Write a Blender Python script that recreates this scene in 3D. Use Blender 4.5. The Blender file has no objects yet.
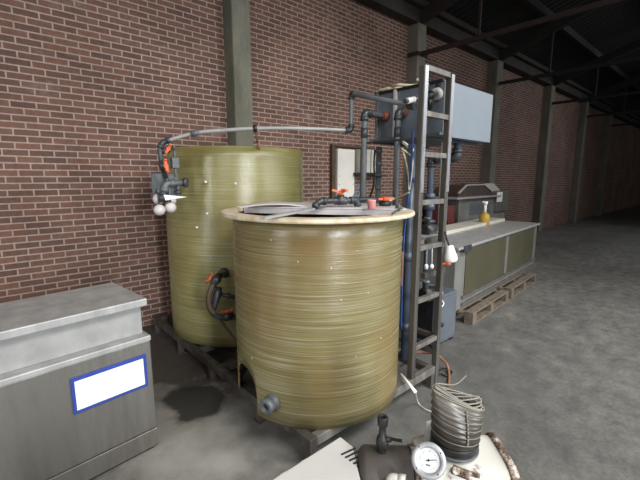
import bpy, bmesh, math, random
from mathutils import Vector, Matrix
random.seed(7)
C = bpy.context.scene.collection
V = Vector
PI = math.pi
# ------------------------------------------------------------------ survey of the place (camera at the origin, x along the brick wall, y towards it)
FPX = 379.0; TILT = math.atan(62/379); YAW = math.radians(41.8); EYE = 1.65
FW = (math.sin(YAW), math.cos(YAW)); RT = (math.cos(YAW), -math.sin(YAW))
CT, ST = math.cos(TILT), math.sin(TILT)
def ray(x, y):
    a = (x-320)/FPX; b = (240-y)/FPX
    f = CT+b*ST; up = -ST+b*CT
    return V((FW[0]*f+RT[0]*a, FW[1]*f+RT[1]*a, up))
O = V((0, 0, EYE))
def PX(x, y, X): d = ray(x, y); return O+d*(X/d.x)
def PY(x, y, Y): d = ray(x, y); return O+d*(Y/d.y)
def PZ(x, y, Z): d = ray(x, y); return O+d*((Z-EYE)/d.z)
def PC(x, y, cx, cy, r):
    d = ray(x, y); ox, oy = -cx, -cy
    a = d.x*d.x+d.y*d.y; b = ox*d.x+oy*d.y; c = ox*ox+oy*oy-r*r
    k = (-b-math.sqrt(max(0, b*b-a*c)))/a
    return O+d*k
R3 = V((RT[0], RT[1], 0)); F3 = V((FW[0], FW[1], 0)); UP = V((0, 0, 1))

# ------------------------------------------------------------------ materials
def new_mat(name):
    m = bpy.data.materials.new(name); m.use_nodes = True
    nt = m.node_tree; return m, nt, nt.nodes['Principled BSDF']
def srgb(c):
    return tuple(((x/255)/12.92 if x/255 <= .04045 else ((x/255+.055)/1.055)**2.4) for x in c)+(1,)
def coords(nt, scale=(1, 1, 1), rot=(0, 0, 0)):
    t = nt.nodes.new('ShaderNodeTexCoord'); mp = nt.nodes.new('ShaderNodeMapping')
    mp.inputs['Scale'].default_value = scale; mp.inputs['Rotation'].default_value = rot
    nt.links.new(t.outputs['Object'], mp.inputs['Vector']); return mp.outputs['Vector']
def noise(nt, vec, scale, detail=4, rough=.55):
    n = nt.nodes.new('ShaderNodeTexNoise'); n.inputs['Scale'].default_value = scale
    n.inputs['Detail'].default_value = detail; n.inputs['Roughness'].default_value = rough
    nt.links.new(vec, n.inputs['Vector']); return n.outputs['Fac']
def ramp(nt, fac, stops):
    r = nt.nodes.new('ShaderNodeValToRGB'); e = r.color_ramp.elements
    while len(e) < len(stops): e.new(.5)
    for i, (p, c) in enumerate(stops): e[i].position = p; e[i].color = c
    nt.links.new(fac, r.inputs['Fac']); return r.outputs['Color']
def mix(nt, fac, a, b, mode='MIX'):
    n = nt.nodes.new('ShaderNodeMix'); n.data_type = 'RGBA'; n.blend_type = mode
    for s, v in ((n.inputs[0], fac), (n.inputs[6], a), (n.inputs[7], b)):
        if hasattr(v, 'is_output'): nt.links.new(v, s)
        else: s.default_value = v
    return n.outputs[2]
def bump(nt, p, h, strength=.3, dist=.01):
    b = nt.nodes.new('ShaderNodeBump'); b.inputs['Strength'].default_value = strength; b.inputs['Distance'].default_value = dist
    nt.links.new(h, b.inputs['Height']); nt.links.new(b.outputs['Normal'], p.inputs['Normal'])
BW = lambda v: (v, v, v, 1)
def plain(name, c, rough=.5, metal=0, var=.25, scale=9, bmp=0, c2=None, spec=.5):
    m, nt, p = new_mat(name); v = coords(nt)
    n = noise(nt, v, scale)
    a = srgb(c); d = srgb(c2) if c2 else tuple(x*(1-var) for x in a[:3])+(1,)
    nt.links.new(ramp(nt, n, [(.35, d), (.62, a)]), p.inputs['Base Color'])
    p.inputs['Roughness'].default_value = rough; p.inputs['Metallic'].default_value = metal
    p.inputs['Specular IOR Level'].default_value = spec
    if bmp: bump(nt, p, noise(nt, v, scale*6), bmp)
    return m
def mat_fiberglass(name, base, dark, warm, pale):
    m, nt, p = new_mat(name)
    v = coords(nt, (.8, .8, 105)); vb = coords(nt, (1, 1, 1)); vm = coords(nt, (.6, .6, 22))
    s1 = noise(nt, v, 1.6, 6, .65); s2 = noise(nt, vm, 1.4, 4); s3 = noise(nt, vb, 1.7, 3)
    col = ramp(nt, s1, [(.33, srgb(dark)), (.52, srgb(base)), (.72, srgb(pale))])
    col = mix(nt, ramp(nt, s3, [(.42, BW(0)), (.66, BW(.75))]), col, srgb(warm))
    col2 = mix(nt, ramp(nt, s2, [(.4, BW(0)), (.75, BW(.4))]), col, srgb(base))
    fine = noise(nt, coords(nt, (1.2, 1.2, 150)), 1.5, 3)
    col2 = mix(nt, .55, col2, ramp(nt, fine, [(.3, BW(.70)), (.62, BW(1.0))]), 'MULTIPLY')
    glint = noise(nt, coords(nt, (2.6, 2.6, 140)), 1.2, 2)  # pale glints painted into the base colour
    col2 = mix(nt, ramp(nt, glint, [(.62, BW(0)), (.78, BW(.4))]), col2, srgb(pale))
    nt.links.new(col2, p.inputs['Base Color'])
    p.inputs['Roughness'].default_value = .27; p.inputs['Specular IOR Level'].default_value = .7
    bump(nt, p, s1, .34, .005)
    return m
def mat_brick():
    m, nt, p = new_mat('brick')
    t = nt.nodes.new('ShaderNodeTexCoord'); sp = nt.nodes.new('ShaderNodeSeparateXYZ'); cb = nt.nodes.new('ShaderNodeCombineXYZ')
    nt.links.new(t.outputs['Object'], sp.inputs[0]); nt.links.new(sp.outputs['X'], cb.inputs['X']); nt.links.new(sp.outputs['Z'], cb.inputs['Y'])
    # sideways wobble so the joints are hand laid
    b = nt.nodes.new('ShaderNodeTexBrick')
    b.inputs['Scale'].default_value = 1; b.inputs['Brick Width'].default_value = .188; b.inputs['Row Height'].default_value = .0594
    b.inputs['Mortar Size'].default_value = .0072; b.inputs['Mortar Smooth'].default_value = .25; b.inputs['Bias'].default_value = -.1
    b.inputs['Color1'].default_value = srgb((124, 92, 80)); b.inputs['Color2'].default_value = srgb((98, 76, 69)); b.inputs['Mortar'].default_value = srgb((170, 151, 140))
    nt.links.new(cb.outputs[0], b.inputs['Vector'])
    n1 = noise(nt, t.outputs['Object'], 1.1, 5, .6); n2 = noise(nt, t.outputs['Object'], 28, 3); n3 = noise(nt, t.outputs['Object'], 3.3, 6, .7)
    c = mix(nt, 1.0, b.outputs['Color'], ramp(nt, n1, [(.3, BW(.72)), (.7, BW(1.08))]), 'MULTIPLY')
    c = mix(nt, .5, c, ramp(nt, n2, [(.3, BW(.6)), (.7, BW(1.1))]), 'MULTIPLY')
    c = mix(nt, ramp(nt, n3, [(.58, BW(0)), (.78, BW(.45))]), c, srgb((160, 146, 138)))
    nt.links.new(c, p.inputs['Base Color']); p.inputs['Roughness'].default_value = .9; p.inputs['Specular IOR Level'].default_value = .2
    inv = nt.nodes.new('ShaderNodeMath'); inv.operation = 'SUBTRACT'; inv.inputs[0].default_value = 1; nt.links.new(b.outputs['Fac'], inv.inputs[1])
    bump(nt, p, inv.outputs[0], .6, .006)
    return m
def mat_floor():
    m, nt, p = new_mat('floor_concrete'); v = coords(nt)
    n1 = noise(nt, v, .9, 6, .6); n2 = noise(nt, v, 7, 5, .65); n3 = noise(nt, v, 38, 5, .7)
    c = ramp(nt, n1, [(.3, srgb((96, 94, 90))), (.55, srgb((114, 112, 107))), (.75, srgb((132, 129, 122)))])
    c = mix(nt, .6, c, ramp(nt, n2, [(.34, BW(.5)), (.64, BW(1.16))]), 'MULTIPLY')
    c = mix(nt, .55, c, ramp(nt, n3, [(.36, BW(.55)), (.62, BW(1.15))]), 'MULTIPLY')
    tc = nt.nodes.new('ShaderNodeTexCoord')
    wob = nt.nodes.new('ShaderNodeTexNoise'); wob.inputs['Scale'].default_value = 4.5; wob.inputs['Detail'].default_value = 7
    nt.links.new(tc.outputs['Object'], wob.inputs['Vector'])
    def blob(cx, cy, rx, ry, soft, amt, colr):
        nonlocal c
        mp = nt.nodes.new('ShaderNodeMapping'); mp.vector_type = 'POINT'
        mp.inputs['Scale'].default_value = (1/rx, 1/ry, 0); mp.inputs['Location'].default_value = (-cx/rx, -cy/ry, 0)
        ad = nt.nodes.new('ShaderNodeMix'); ad.data_type = 'VECTOR'
        nt.links.new(tc.outputs['Object'], mp.inputs['Vector'])
        add = nt.nodes.new('ShaderNodeVectorMath'); add.operation = 'MULTIPLY_ADD'
        nt.links.new(wob.outputs['Color'], add.inputs[0]); add.inputs[1].default_value = (1.3, 1.3, 0); nt.links.new(mp.outputs[0], add.inputs[2])
        sb = nt.nodes.new('ShaderNodeVectorMath'); sb.operation = 'SUBTRACT'; nt.links.new(add.outputs[0], sb.inputs[0]); sb.inputs[1].default_value = (.65, .65, 0)
        ln = nt.nodes.new('ShaderNodeVectorMath'); ln.operation = 'LENGTH'; nt.links.new(sb.outputs[0], ln.inputs[0])
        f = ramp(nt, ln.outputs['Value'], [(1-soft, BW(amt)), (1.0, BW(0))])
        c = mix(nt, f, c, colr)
        return f
    a = PZ(205, 440, 0); blob(a.x, a.y, .6, .9, .7, .62, srgb((168, 166, 158)))       # light from the left painted into the floor as a pale patch
    a = PZ(420, 430, 0); blob(a.x+.6, a.y+.3, 2.4, 1.5, .6, .55, srgb((74, 74, 72)))  # dimmer right side, shade painted into the floor colour
    a = PZ(178, 360, 0); blob(a.x+.1, a.y+.35, .62, .95, .12, .75, srgb((62, 55, 47)))  # stained area by the skid
    a = PZ(196, 401, 0); blob(a.x, a.y, .25, .31, .25, .88, srgb((36, 37, 33)))      # damp patch
    nt.links.new(c, p.inputs['Base Color'])
    p.inputs['Specular IOR Level'].default_value = .35
    nt.links.new(ramp(nt, n2, [(.3, BW(.5)), (.7, BW(.85))]), p.inputs['Roughness'])
    bump(nt, p, n3, .25, .004)
    return m
def mat_concrete(name, c, c2):
    m, nt, p = new_mat(name); v = coords(nt, (1, 1, .5))
    col = ramp(nt, noise(nt, v, 3, 7, .65), [(.3, srgb(c2)), (.7, srgb(c))])
    col = mix(nt, .4, col, ramp(nt, noise(nt, v, 40, 3), [(.3, BW(.65)), (.7, BW(1.1))]), 'MULTIPLY')
    nt.links.new(col, p.inputs['Base Color']); p.inputs['Roughness'].default_value = .85
    bump(nt, p, noise(nt, v, 25, 4), .3, .006); return m
def mat_roof():
    m, nt, p = new_mat('roof_sheet'); t = nt.nodes.new('ShaderNodeTexCoord')
    w = nt.nodes.new('ShaderNodeTexWave'); w.bands_direction = 'X'; w.inputs['Scale'].default_value = 1.7; w.inputs['Distortion'].default_value = .2
    nt.links.new(t.outputs['Object'], w.inputs['Vector'])
    n = noise(nt, t.outputs['Object'], 1.5, 5)
    c = mix(nt, .6, ramp(nt, n, [(.3, srgb((30, 29, 28))), (.7, srgb((46, 44, 42)))]), ramp(nt, w.outputs['Fac'], [(.1, BW(.5)), (.8, BW(1.1))]), 'MULTIPLY')
    nt.links.new(c, p.inputs['Base Color']); p.inputs['Roughness'].default_value = .9
    bump(nt, p, w.outputs['Fac'], .6, .03); return m
def mat_white_paint():
    m, nt, p = new_mat('chipped_white_paint'); v = coords(nt)
    n = noise(nt, v, 11, 8, .72); n2 = noise(nt, v, 3, 4)
    c = ramp(nt, n2, [(.3, srgb((172, 169, 160))), (.7, srgb((196, 194, 186)))])
    c = mix(nt, ramp(nt, n, [(.60, BW(0)), (.66, BW(.85))]), c, srgb((96, 82, 70)))
    nt.links.new(c, p.inputs['Base Color']); p.inputs['Roughness'].default_value = .5; bump(nt, p, n, .15, .003); return m
def mat_rusty():
    m, nt, p = new_mat('rust_paint'); v = coords(nt); n = noise(nt, v, 22, 8, .75)
    nt.links.new(ramp(nt, n, [(.42, srgb((60, 42, 34))), (.52, srgb((128, 110, 96))), (.6, srgb((190, 184, 174)))]), p.inputs['Base Color'])
    p.inputs['Roughness'].default_value = .8; bump(nt, p, n, .5, .004); return m
def mat_steel(name, c, rough=.4, metal=.75, c2=None):
    m, nt, p = new_mat(name); v = coords(nt, (1, 1, .15)); n = noise(nt, v, 9, 7, .65)
    a = srgb(c); d = srgb(c2) if c2 else tuple(x*.6 for x in a[:3])+(1,)
    nt.links.new(ramp(nt, n, [(.35, d), (.65, a)]), p.inputs['Base Color'])
    nt.links.new(ramp(nt, n, [(.3, BW(min(1, rough+.2))), (.7, BW(rough))]), p.inputs['Roughness'])
    p.inputs['Metallic'].default_value = metal; return m
M = {}
M['brick'] = mat_brick(); M['floor'] = mat_floor(); M['roof'] = mat_roof()
M['frp_front'] = mat_fiberglass('fiberglass_front', (119, 111, 75), (92, 82, 50), (112, 88, 46), (160, 155, 134))
M['frp_back'] = mat_fiberglass('fiberglass_back', (136, 131, 85), (110, 105, 60), (116, 104, 56), (170, 167, 136))
M['rim'] = plain('cream_rim', (198, 188, 164), .6, 0, .3, 14, .15, (172, 152, 120))
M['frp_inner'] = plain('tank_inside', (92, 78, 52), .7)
M['lid'] = plain('lavender_grey_plastic', (190, 184, 185), .5, 0, .2, 6, 0, (164, 157, 157))
M['column'] = mat_concrete('column_concrete', (118, 117, 104), (86, 86, 74))
M['column_edge'] = mat_concrete('pale_concrete', (128, 124, 112), (98, 94, 84))
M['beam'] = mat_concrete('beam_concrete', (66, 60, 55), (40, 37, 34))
M['rust_steel'] = plain('red_oxide_steel', (48, 33, 31), .8, 0, .35, 12)
M['dark_steel'] = plain('dark_truss_steel', (34, 31, 30), .8)
M['skid'] = mat_steel('skid_steel', (92, 87, 82), .5, .35, (56, 51, 47))
M['front_rail'] = mat_steel('lighter_grey_steel', (126, 122, 116), .45, .4, (84, 80, 76))  # lighter steel for the front rail and the rungs
M['ladder'] = mat_steel('ladder_steel', (104, 101, 96), .4, .6, (70, 65, 60))
M['chrome'] = mat_steel('bright_steel', (205, 206, 208), .25, .9)
M['stainless'] = mat_steel('stainless_sheet', (150, 148, 142), .36, .8, (120, 116, 110))
M['stain_pale'] = mat_steel('stainless_pale', (176, 176, 174), .4, .4, (148, 148, 146))
M['pvc'] = plain('grey_pvc', (92, 96, 98), .42, 0, .25, 10)
M['pvc_mid'] = plain('mid_grey_pvc', (150, 150, 148), .35, 0, .2, 10)
M['float_white'] = plain('cloudy_white_plastic', (196, 190, 186), .4, 0, .12, 12)
M['board'] = plain('white_board', (222, 219, 210), .7, 0, .08, 4)
M['pvc_dark'] = plain('dark_grey_pvc', (54, 57, 60), .4, 0, .25, 10)
M['pvc_pale'] = plain('pale_pvc', (176, 174, 168), .4, 0, .18, 12)
M['pipe_blue'] = plain('blue_grey_pipe', (66, 76, 90), .4, 0, .25, 8)
M['black'] = plain('black_plastic', (26, 26, 28), .45)
M['orange'] = plain('orange_plastic', (212, 98, 58), .45, 0, .15)
M['redbrown'] = plain('red_brown_fitting', (128, 66, 50), .6)
M['brownhose'] = plain('copper_brown_hose', (136, 92, 68), .5)
M['white'] = plain('white_plastic', (228, 226, 222), .45, 0, .1)
M['offwhite'] = plain('offwhite_board', (184, 180, 168), .7, 0, .15, 4)
M['pink'] = plain('pink_plastic', (226, 150, 146), .5, 0, .12)
M['blue'] = plain('blue_cable', (34, 70, 130), .45)
M['lightblue'] = plain('light_blue_tube', (92, 150, 196), .4)
M['cream'] = plain('cream_hose', (190, 178, 152), .55, 0, .3, 20)
M['pp_shaded'] = plain('shaded_plastic', (96, 106, 114), .45, 0, .15, 5)  # tank box sides: shade painted into the plastic colour
M['pp_lit'] = plain('lit_plastic', (118, 127, 135), .35, 0, .1, 2)  # same plastic on the front, lit tone painted in
M['grey_box'] = plain('blue_grey_paint', (84, 90, 98), .5, 0, .15, 5)
M['grey_paint'] = plain('mid_grey_paint', (112, 111, 107), .55, 0, .25, 4)
M['olive_panel'] = plain('olive_panel', (72, 69, 50), .5, 0, .18, 3)
M['wood'] = plain('pallet_wood', (112, 100, 86), .85, 0, .4, 14, .3)
M['brown_wood'] = plain('brown_post', (84, 70, 52), .8, 0, .3, 8)
M['motor'] = plain('dark_grey_cast', (66, 60, 55), .7, 0, .3, 6, .2)
M['castblack'] = plain('cast_black', (42, 42, 42), .5, .3, .3, 20)
M['wpaint'] = mat_white_paint(); M['rusty'] = mat_rusty()
M['cover_white'] = plain('cover_white', (192, 190, 186), .5, 0, .06, 5)
M['dial'] = plain('gauge_dial', (196, 198, 200), .4, 0, .04)
M['bezel'] = mat_steel('bezel_steel', (170, 172, 174), .4, .4)
M['yellow'] = plain('yellow_plastic', (176, 146, 56), .45, 0, .2, 14)
M['darkred'] = plain('dark_red_paint', (98, 40, 40), .6)
M['glass_dark'] = plain('smoked_acrylic', (70, 58, 52), .15, 0, .3, 4)
M['label_blue'] = plain('label_blue', (36, 60, 140), .5, 0, .1)
M['wire'] = mat_steel('hose_wire', (132, 127, 117), .45, .4)
def mat_hose():
    m, nt, p = new_mat('ribbed_clear_hose'); v = coords(nt)
    n = noise(nt, v, 8, 5)
    sp = nt.nodes.new('ShaderNodeSeparateXYZ'); nt.links.new(v, sp.inputs[0])
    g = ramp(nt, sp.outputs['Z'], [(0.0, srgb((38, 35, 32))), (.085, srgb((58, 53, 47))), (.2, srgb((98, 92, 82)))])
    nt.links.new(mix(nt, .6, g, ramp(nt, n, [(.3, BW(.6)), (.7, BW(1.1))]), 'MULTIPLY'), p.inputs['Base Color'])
    p.inputs['Roughness'].default_value = .35; return m
M['hose'] = mat_hose()

# ------------------------------------------------------------------ mesh helpers
def frame_of(d):
    d = V(d).normalized(); a = V((0, 0, 1)) if abs(d.z) < .9 else V((1, 0, 0))
    x = a.cross(d).normalized(); return x, d.cross(x).normalized(), d
def box(bm, lo, hi, rot=None, piv=None):
    lo, hi = V(lo), V(hi); vs = []
    for z in (lo.z, hi.z):
        for x, y in ((lo.x, lo.y), (hi.x, lo.y), (hi.x, hi.y), (lo.x, hi.y)):
            q = V((x, y, z))
            if rot is not None: q = rot @ (q-piv)+piv
            vs.append(bm.verts.new(q))
    for f in ((3, 2, 1, 0), (4, 5, 6, 7), (0, 1, 5, 4), (1, 2, 6, 5), (2, 3, 7, 6), (3, 0, 4, 7)):
        bm.faces.new([vs[i] for i in f])
def bar(bm, p, q, w, h, up=UP):
    p, q = V(p), V(q); d = (q-p).normalized(); s = d.cross(V(up))
    if s.length < 1e-4: s = d.cross(V((0, 1, 0)))
    s.normalize(); n = s.cross(d).normalized(); rings = []
    for c in (p, q): rings.append([bm.verts.new(c+s*a*w/2+n*b*h/2) for a, b in ((-1, -1), (1, -1), (1, 1), (-1, 1))])
    for i in range(4): bm.faces.new((rings[0][i], rings[0][(i+1) % 4], rings[1][(i+1) % 4], rings[1][i]))
    bm.faces.new(rings[0][::-1]); bm.faces.new(rings[1])
def prism(bm, pts, vec):
    a = [bm.verts.new(V(p)) for p in pts]; b = [bm.verts.new(V(p)+V(vec)) for p in pts]; n = len(pts)
    bm.faces.new(a[::-1]); bm.faces.new(b)
    for i in range(n): bm.faces.new((a[i], a[(i+1) % n], b[(i+1) % n], b[i]))
def lathe(bm, base, axis, prof, seg=24, cap0=True, cap1=True, ell=1.0):
    """prof = list of (distance along the axis, radius)"""
    x, y, d = frame_of(axis); base = V(base); rings = []
    for t, r in prof:
        rings.append([bm.verts.new(base+d*t+(x*math.cos(a)+y*math.sin(a)*ell)*r) for a in [2*PI*i/seg for i in range(seg)]])
    for k in range(len(rings)-1):
        for i in range(seg):
            f = bm.faces.new((rings[k][i], rings[k][(i+1) % seg], rings[k+1][(i+1) % seg], rings[k+1][i])); f.smooth = True
    if cap0: bm.faces.new(rings[0][::-1])
    if cap1: bm.faces.new(rings[-1])
def cyl(bm, p, q, r, seg=16, r2=None):
    p, q = V(p), V(q); L = (q-p).length
    lathe(bm, p, q-p, [(0, r), (L, r if r2 is None else r2)], seg)
def round_path(pts, rad, n=5):
    pts = [V(p) for p in pts]; out = [pts[0]]
    for i in range(1, len(pts)-1):
        a, b, c = pts[i-1], pts[i], pts[i+1]; r = min(rad, (a-b).length*.45, (c-b).length*.45)
        s = b+(a-b).normalized()*r; e = b+(c-b).normalized()*r
        for k in range(n+1):
            t = k/n; out.append(s*(1-t)**2+b*2*t*(1-t)+e*t*t)
    return out+[pts[-1]]
def smooth_path(pts, n=8):
    pts = [V(p) for p in pts]; out = []; P = [pts[0]*2-pts[1]]+pts+[pts[-1]*2-pts[-2]]
    for i in range(1, len(P)-2):
        a, b, c, d = P[i-1:i+3]
        for k in range(n):
            t = k/n; out.append(.5*((2*b)+(c-a)*t+(2*a-5*b+4*c-d)*t*t+(3*b-a-3*c+d)*t**3))
    return out+[pts[-1]]
def tube(bm, pts, r, seg=10):
    pts = [V(p) for p in pts]; n = len(pts); prev = None; rings = []
    for i, p in enumerate(pts):
        d = (pts[min(i+1, n-1)]-pts[max(i-1, 0)])
        if d.length < 1e-7: d = V((0, 0, 1))
        d.normalize()
        if prev is None: x, y, _ = frame_of(d)
        else:
            x = prev-d*prev.dot(d)
            x = x.normalized() if x.length > 1e-5 else frame_of(d)[0]
            y = d.cross(x)
        prev = x; rr = r[i] if isinstance(r, (list, tuple)) else r
        rings.append([bm.verts.new(p+(x*math.cos(a)+y*math.sin(a))*rr) for a in [2*PI*k/seg for k in range(seg)]])
    for k in range(n-1):
        for i in range(seg):
            f = bm.faces.new((rings[k][i], rings[k][(i+1) % seg], rings[k+1][(i+1) % seg], rings[k+1][i])); f.smooth = True
    bm.faces.new(rings[0][::-1]); bm.faces.new(rings[-1])
def ball(bm, c, r, sc=(1, 1, 1), seg=16):
    lathe(bm, V(c)-UP*r*sc[2], UP, [(r*sc[2]*(1-math.cos(PI*k/12)), max(1e-4, r*sc[0]*math.sin(PI*k/12))) for k in range(13)], seg)

def squircle(bm, base, axis, prof, seg=48, n=5.0):
    d = V(axis).normalized(); x = UP.cross(d).normalized(); y = d.cross(x); rings = []
    for t, r in prof:
        ring = []
        for i in range(seg):
            a = 2*PI*i/seg; c, s_ = math.cos(a), math.sin(a); k = (abs(c)**n+abs(s_)**n)**(-1/n)
            ring.append(bm.verts.new(V(base)+d*t+(x*c+y*s_)*r*k))
        rings.append(ring)
    for k in range(len(rings)-1):
        for i in range(seg):
            f = bm.faces.new((rings[k][i], rings[k][(i+1) % seg], rings[k+1][(i+1) % seg], rings[k+1][i])); f.smooth = True
    bm.faces.new(rings[0][::-1]); bm.faces.new(rings[-1])

# ------------------------------------------------------------------ objects
def root_of(o):
    while o.parent: o = o.parent
    return o
def obj(name, fn, mat, parent=None, bevel=0, origin=None, slots=None, solid=0, label=None):
    bm = bmesh.new(); fn(bm)
    bmesh.ops.recalc_face_normals(bm, faces=bm.faces)
    if parent is not None: off = root_of(parent).location.copy()
    else:
        lo = V([min(v.co[i] for v in bm.verts) for i in range(3)]); hi = V([max(v.co[i] for v in bm.verts) for i in range(3)])
        off = V(origin) if origin is not None else V(((lo.x+hi.x)/2, (lo.y+hi.y)/2, lo.z))
    for v in bm.verts: v.co -= off
    me = bpy.data.meshes.new(name); bm.to_mesh(me); bm.free()
    o = bpy.data.objects.new(name, me); C.objects.link(o)
    me.materials.append(M[mat])
    if parent is not None: o.parent = parent
    else: o.location = off
    if bevel:
        b = o.modifiers.new('bevel', 'BEVEL'); b.width = bevel; b.segments = 2; b.limit_method = 'ANGLE'; b.angle_limit = math.radians(50)
    if label: o['label'] = label
    return o
def thing(name, label, cat, loc, group=None):
    o = bpy.data.objects.new(name, None); C.objects.link(o); o.location = V(loc); o.empty_display_size = .05
    return tag(o, label, cat, group)
def tag(o, label, cat, group=None):
    o['label'] = label; o['category'] = cat
    if group: o['group'] = group
    return o
def struct(name, fn, mat, label=None, origin=(0, 0, 0), bevel=0):
    o = obj(name, fn, mat, None, bevel, origin); o['kind'] = 'structure'
    if label: o['label'] = label
    return o

# ================================================================== THE HALL
WALL = 4.35
EAVE = 4.32
FAR = 34.0
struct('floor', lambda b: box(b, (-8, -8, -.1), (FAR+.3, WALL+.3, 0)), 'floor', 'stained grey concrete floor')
struct('wall_back', lambda b: box(b, (-8, WALL, 0), (FAR, WALL+.25, EAVE+.15)), 'brick', 'red brown brick wall behind the tanks')
struct('wall_right', lambda b: box(b, (FAR, -8, 0), (FAR+.25, WALL+.25, 9)), 'grey_paint', 'far end wall of the hall')
slope = math.tan(math.radians(17))
def roof(b):
    y0, y1 = WALL+.3, -8.0; z0 = EAVE+.34; z1 = z0+slope*(y0-y1)
    prism(b, [(-8, y0, z0), (-8, y1, z1), (-8, y1, z1+.08), (-8, y0, z0+.08)], (FAR+8.3, 0, 0))
struct('ceiling', roof, 'roof', 'dark corrugated pitched roof sheeting')
def eave_beam(b):
    box(b, (-8, WALL-.2, EAVE), (FAR, WALL+.06, EAVE+.22)); box(b, (-8, WALL-.3, EAVE+.22), (FAR, WALL+.06, EAVE+.32))
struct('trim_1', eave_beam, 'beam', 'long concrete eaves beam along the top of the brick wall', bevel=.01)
CP = 4.14   # front plane of the columns
cols = []
for i, (u0, u1) in enumerate(((2.36, 2.605), (6.0, 6.25), (9.15, 9.45), (12.75, 13.05), (16.35, 16.65), (19.95, 20.25))):
    def col(b, u0=u0, u1=u1, i=i):
        box(b, (u0, CP, 0), (u1, WALL+.02, EAVE if i else EAVE))
    o = struct('trim_%d' % (i+2), col, 'column' if i == 0 else 'column_edge', bevel=.018)
    o['label'] = ('concrete column behind the rear yellow green tank', 'concrete column left of the pale blue tank box', 'concrete column beyond the pale blue tank box')[i] if i < 3 else 'concrete column further along the wall'
# roof steelwork on each column line : rafter, tie, hanger
TIE = 3.82
def truss(b, u):
    zt = lambda y: EAVE+.34+slope*(WALL+.3-y)
    bar(b, (u, WALL-.2, EAVE+.10), (u, -7.5, zt(-7.5)-.22), .12, .2)
    bar(b, (u, CP+.05, TIE), (u, -7.5, TIE-.02+.0), .05, .07)
    for y in (3.1, .5, -2.5, -5.5): bar(b, (u, y, TIE), (u, y, zt(y)-.3), .035, .035)
for k, u in enumerate((6.11, 9.3, 12.9, 16.5, 20.1)):
    o = struct('trim_%d' % (k+8), lambda b, u=u: truss(b, u), 'rust_steel' if k == 0 else 'dark_steel')
    o['label'] = 'rusty steel roof truss with a tie rod from the column' if k == 0 else 'dark steel roof truss further down the hall'
def purlins(b):
    for y in (3.2, 1.7, .2, -1.3, -2.8, -4.3):
        z = EAVE+.34+slope*(WALL+.3-y)-.09; box(b, (-8, y-.04, z-.09), (FAR, y+.04, z+.06))
struct('trim_13', purlins, 'dark_steel', 'dark purlins under the roof')
def collar(b):
    box(b, (5.97, CP-.02, TIE-.04), (6.28, WALL-.02, TIE+.02))
struct('trim_14', collar, 'rust_steel', 'rusty steel band round the column head')

# boarded doorway in the wall
def door_frame(b):
    box(b, (4.09, WALL-.06, 0), (4.155, WALL+.01, 2.13)); box(b, (4.09, WALL-.06, 2.13), (5.1, WALL+.01, 2.16))
d1 = struct('door_1', lambda b: box(b, (4.215, WALL-.05, .02), (4.60, WALL+.02, 2.1)), 'board', 'off white board panel in the doorway', bevel=.004)
obj('door_frame', lambda b: [v for v in [door_frame(b)]], 'brown_wood', d1, .004)
def screws(b):
    for x in (4.25, 4.57):
        for z in (1.55, 1.68): cyl(b, (x, WALL-.05, z), (x, WALL-.056, z), .008, 8)
obj('screw_row', screws, 'pvc', d1)
eb = thing('junction_box', 'off white electrical box on the brick wall right of the boarded doorway', 'electrical box', (4.85, WALL, 1.72))
obj('cabinet_body', lambda b: box(b, (4.645, WALL-.16, 1.735), (5.0, WALL, 2.11)), 'offwhite', eb, .008)
obj('cover_seam', lambda b: box(b, (4.86, WALL-.166, 1.74), (4.875, WALL-.155, 2.10)), 'pvc', eb)
obj('base_rail', lambda b: box(b, (4.57, WALL-.15, 1.69), (5.15, WALL, 1.735)), 'black', eb, .004)

# ================================================================== STEEL SKID
sk = thing('steel_skid', 'grey steel skid frame on short feet carrying both fibreglass tanks', 'frame', (1.9, 2.7, 0))
T = .17; w = .052
SU0, SU1, SV0, SV1 = 1.255, 2.565, 1.488, 4.1
rails = [((SU0, SV0, T-.06), (SU0+w, SV1, T)), ((SU0+w, SV0, T-.06), (SU1, SV0+w, T)), ((SU1-w, SV0+w, T-.06), (SU1, SV1-w, T)), ((SU0+w, SV1-w, T-.06), (SU1, SV1, T))]
for i, (lo, hi) in enumerate(rails): obj('rail', lambda b, lo=lo, hi=hi: box(b, lo, hi), 'front_rail' if i == 1 else 'skid', sk, .004)
for v in (2.05, 2.62, 3.05, 3.6): obj('cross_member', lambda b, v=v: box(b, (SU0+w, v, T-.06), (SU1-w, v+w, T-.002)), 'skid', sk, .004)
for u in (SU0, SU1-w):
    for v in (SV0, 2.02, 2.75, 3.4, SV1-w):
        obj('foot', lambda b, u=u, v=v: (box(b, (u+.002, v+.002, .008), (u+w-.002, v+w-.002, T-.058)), box(b, (u-.01, v-.01, 0), (u+w+.01, v+w+.01, .01))), 'skid', sk)

# ================================================================== TANKS
FC = V((1.735, 1.965, 0)); FR = .578; FZ0, FZ1 = .172, 1.415
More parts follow.
